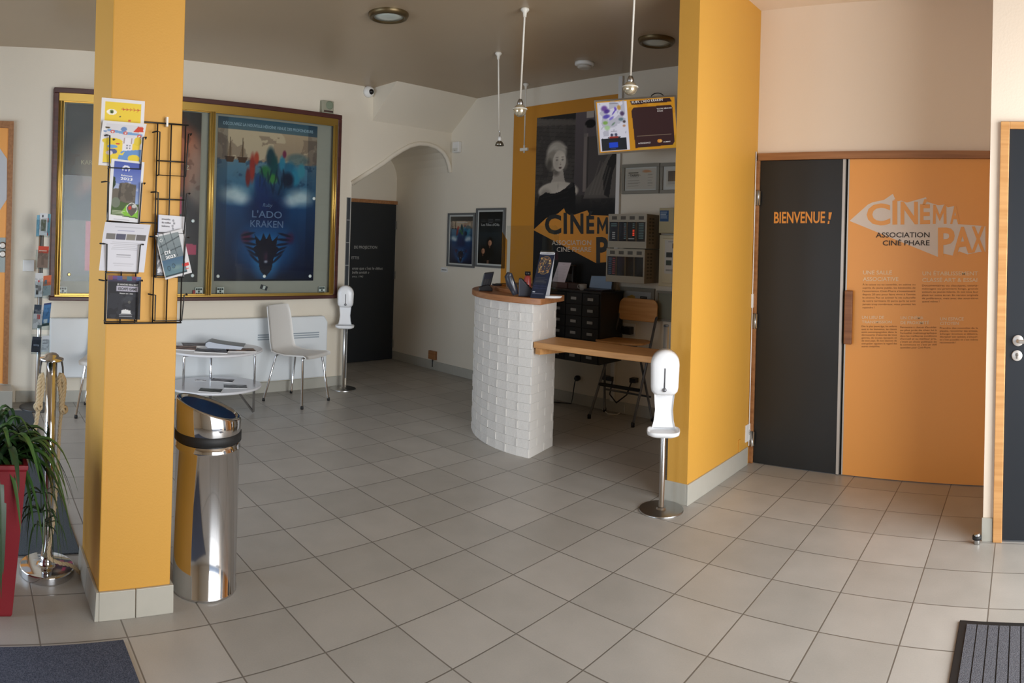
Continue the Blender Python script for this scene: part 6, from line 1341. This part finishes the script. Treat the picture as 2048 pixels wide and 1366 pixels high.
p, a, b = (K(x, y, .0208) for x, y in ((213.5, 637), (280, 639.5), (216, 550.5))); mw = MB(); write(mw, 'ESCAPE GAME', p + (a - p) * .32 + (b - p) * .675, a - p, b - p, h=.06 * (b - p).length, w=.56 * (a - p).length, off=.02); obj('title', mw, M_black, es)
def art_musee():
    A = Art(56, 96, (214, 214, 220)); A.rect(0, .05, 0, 1, (150, 170, 220)); A.poly([(.62, .66), (1, .80), (1, .40), (.8, .5)], (104, 98, 92)); A.poly([(0, .48), (.25, .60), (.36, .40), (.30, .1), (0, .1)], (190, 190, 196)); n = A.noise(6, 23); A.mix((n > .55) & (A.u < .4) & (A.v < .5), (90, 92, 96), .7); A.ell(.26, .635, .08, .03, (206, 84, 50)); A.lines(.2, .38, .70, .72, 1, (90, 90, 96), .7)
    for k in range(4): A.ell(.56 + .03 * math.sin(k * 2), .92 - .045 * k, .04, .02, (120, 120, 126), .7)
    return A
leaflet(((312, 550), (368, 553), (315.5, 429)), art_musee(), 'white museum leaflet standing behind the grey ETE 2023 magazine', out=.008, words=(('musée', .15, .92, .30, .03), ('du millet', .15, .862, .32, .03), ('salons', .15, .805, .28, .03)), wm=mat('museum_grey', (96, 96, 104), .6))
def art_ete():
    A = Art(60, 84, (206, 206, 208)); A.grad(.42, .96, (104, 116, 122), (130, 140, 142), .03, .84); A.grad(.05, .42, (96, 126, 132), (66, 96, 124), .03, .84)
    for p0_, p1_ in (((.28, .98), (.36, .45)), ((.55, .98), (.62, .45)), ((.03, .72), (.84, .86)), ((.03, .56), (.84, .64)), ((.10, .98), (.16, .45))):
        d_ = np.abs((A.u - p0_[0]) * (p1_[1] - p0_[1]) - (A.v - p0_[1]) * (p1_[0] - p0_[0])) / math.hypot(p1_[0] - p0_[0], p1_[1] - p0_[1]); A.mix((d_ < .012) & (A.u < .84) & (A.u > .03) & (A.v > .44), (60, 68, 72), .8)
    A.rect(.03, .84, .04, .08, (44, 62, 70)); A.ell(.5, .2, .3, .08, (150, 170, 150), .4, .8)
    for k in (0, 1): A.ell(.22 + .18 * k, .22 + .03 * k, .06, .055, (40, 54, 60)); A.ell(.22 + .18 * k, .215 + .03 * k, .045, .045, (74, 104, 124)); 
    A.rect(.72, .95, .17, .245, (200, 56, 52)); A.rect(.78, .92, .10, .13, (190, 70, 66), .7); A.ell(.16, .86, .055, .04, (206, 210, 210)); A.ell(.165, .86, .035, .026, (118, 128, 132)); return A
leaflet(((331, 559.5), (384, 545), (310.5, 471)), art_ete(), 'grey swimming pool magazine titled ETE 2023, tilted in the right pocket', out=.024, words=(('ÉTÉ', .18, .54, .22, .062), ('2023', .18, .435, .36, .062)), wm=M_white)

# ================================================================== acrylic brochure tower by the left door
tx_, ty_ = -5.765, .625
bt2 = thing('brochure_tower', (tx_, ty_, 0), 'slim steel brochure tower with clear acrylic pockets, beside the poster case', 'brochure stand')
obj('base', MB().lathe([(.155, 0), (.155, .010), (.145, .015), (.03, .017)], (tx_, ty_), 40), M_dgrey, bt2)
obj('pole', MB().tube([(tx_, ty_, .012), (tx_, ty_, 1.60)], .022, 20), M_brush, bt2)
fwv = Vector((-tx_, -ty_, 0)).normalized(); DB = 5.66
def B_(px, py, d=0): return at_d(px, py, DB - d)
G3 = 'brochures in the acrylic tower'
def broch(q, c_list, label, d=.0, seed=1, words=None):
    p, a, b = (B_(x, y, d) for x, y in q); A = Art(30, 46, c_list[0]); n = A.noise(4, seed)
    for k, (u0, u1, v0, v1, c_) in enumerate(c_list[1:]): A.rect(u0, u1, v0, v1, c_)
    A.mix((n > .55) & (A.v > .12) & (A.v < .8), tuple(x * .72 for x in c_list[0]), .5)
    tag(sheet('brochure', A, p, a - p, b - p, thick=.004), label, 'brochure', G3)
tiers = [((72, 474), (99, 474), 440), ((71, 538), (98, 537), 500), ((69, 596), (100, 595), 562), ((64, 660), (99, 656), 622), ((62, 708), (99, 706), 678)]
for k, (l_, r_, ty2) in enumerate(tiers):
    p, q = B_(*l_), B_(*r_); zt2_ = B_(l_[0], ty2).z; p.z = q.z = (p.z + q.z) / 2; m = MB(); e = fwv
    pe = lambda a, d: a + e * d
    m.flat([pe(p, .03), pe(q, .03), pe(q, .03) + Vector((0, 0, zt2_ - p.z)), pe(p, .03) + Vector((0, 0, zt2_ - p.z))], e * .003)
    m.flat([pe(p, -.012), pe(q, -.012), pe(q, -.012) + Vector((0, 0, .16)), pe(p, -.012) + Vector((0, 0, .16))], e * .003)
    m.flat([pe(p, -.012), pe(q, -.012), pe(q, .03), pe(p, .03)], Vector((0, 0, -.003)))
    for a in (p, q): m.flat([pe(a, -.012), pe(a, .03), pe(a, .03) + Vector((0, 0, zt2_ - p.z)), pe(a, -.012) + Vector((0, 0, zt2_ - p.z))], (q - p).normalized() * .002)
    po_ = obj('pocket', m, clear('pocket_acrylic', (244, 247, 248), .02, 1), bt2)
    mid = (p + q) / 2 - fwv * .012; obj('bracket', MB().tube([mid + Vector((0, 0, .05)), Vector((tx_, ty_, p.z + .05)) + fwv * .02], .006, 8), M_brush, po_)
broch(((78, 470), (94, 471), (80, 426)), [(214, 214, 214), (.2, .8, .2, .72, (104, 104, 84)), (.3, .45, .82, .92, (60, 60, 60))], 'white brochure with a dark landscape picture, top tier of the tower', .012, 3)
broch(((91, 471), (99, 471), (94, 428)), [(110, 160, 176), (.0, .6, .0, .12, (206, 70, 60)), (.0, .5, .62, .8, (196, 70, 66))], 'teal brochure with red spots at the right of the top tier', .005, 4)
broch(((72, 472), (79, 472), (74, 430)), [(120, 170, 190)], 'pale blue brochure at the left edge of the top tier', .0, 5)
broch(((74, 535), (95, 536), (77, 492)), [(150, 120, 104), (0, 1, .68, 1, (196, 74, 54)), (.1, .8, .76, .82, (226, 190, 170))], 'brown brochure with an orange-red head, second tier of the tower', .012, 6)
broch(((69, 594), (84, 594), (71, 546)), [(206, 204, 202), (.4, .6, .62, .70, (190, 50, 50)), (.15, .5, .1, .3, (70, 66, 64)), (.4, .8, .25, .48, (104, 96, 92)), (.1, .4, .36, .5, (84, 80, 78))], 'white brochure with dark diamonds, left on the third tier', .012, 7)
broch(((85, 592), (101, 590), (87, 552)), [(140, 152, 152), (0, 1, .5, 1, (204, 104, 66)), (.2, .45, .6, .78, (80, 100, 110))], 'grey and orange brochure, right on the third tier', .008, 8)
broch(((65, 656), (83, 657), (69, 609)), [(200, 196, 194), (0, .8, .62, 1, (50, 60, 72)), (.4, .75, .40, .58, (196, 70, 64)), (.55, 1, 0, .14, (90, 104, 104))], 'white brochure with a dark top and red mark, left on the fourth tier', .012, 9)
broch(((83, 653), (98, 651), (88, 607)), [(70, 116, 160), (0, 1, .92, 1, (60, 70, 110)), (.2, .7, .12, .3, (190, 200, 204)), (0, 1, 0, .12, (50, 70, 70))], 'blue brochure with a white figure, right on the fourth tier', .008, 10)
broch(((62, 704), (80, 705), (65, 673)), [(44, 50, 60), (.2, .8, .4, .5, (130, 136, 146))], 'dark blue brochure on the lowest tier above the barrier post', .012, 11)
broch(((82, 704), (97, 703), (84, 672)), [(196, 198, 200), (.15, .8, .7, .76, (130, 132, 136)), (.15, .8, .5, .56, (130, 132, 136))], 'pale printed brochure at the right of the lowest tier', .008, 12)
a = at_x(57, 531, XW); tag(obj('wall_sensor', MB().box(XW, XW + .02, a.y - .05, a.y + .05, a.z - .05, a.z + .05), M_satin, bevel=.003), 'white square switch plate on the wall behind the brochure tower', 'switch')
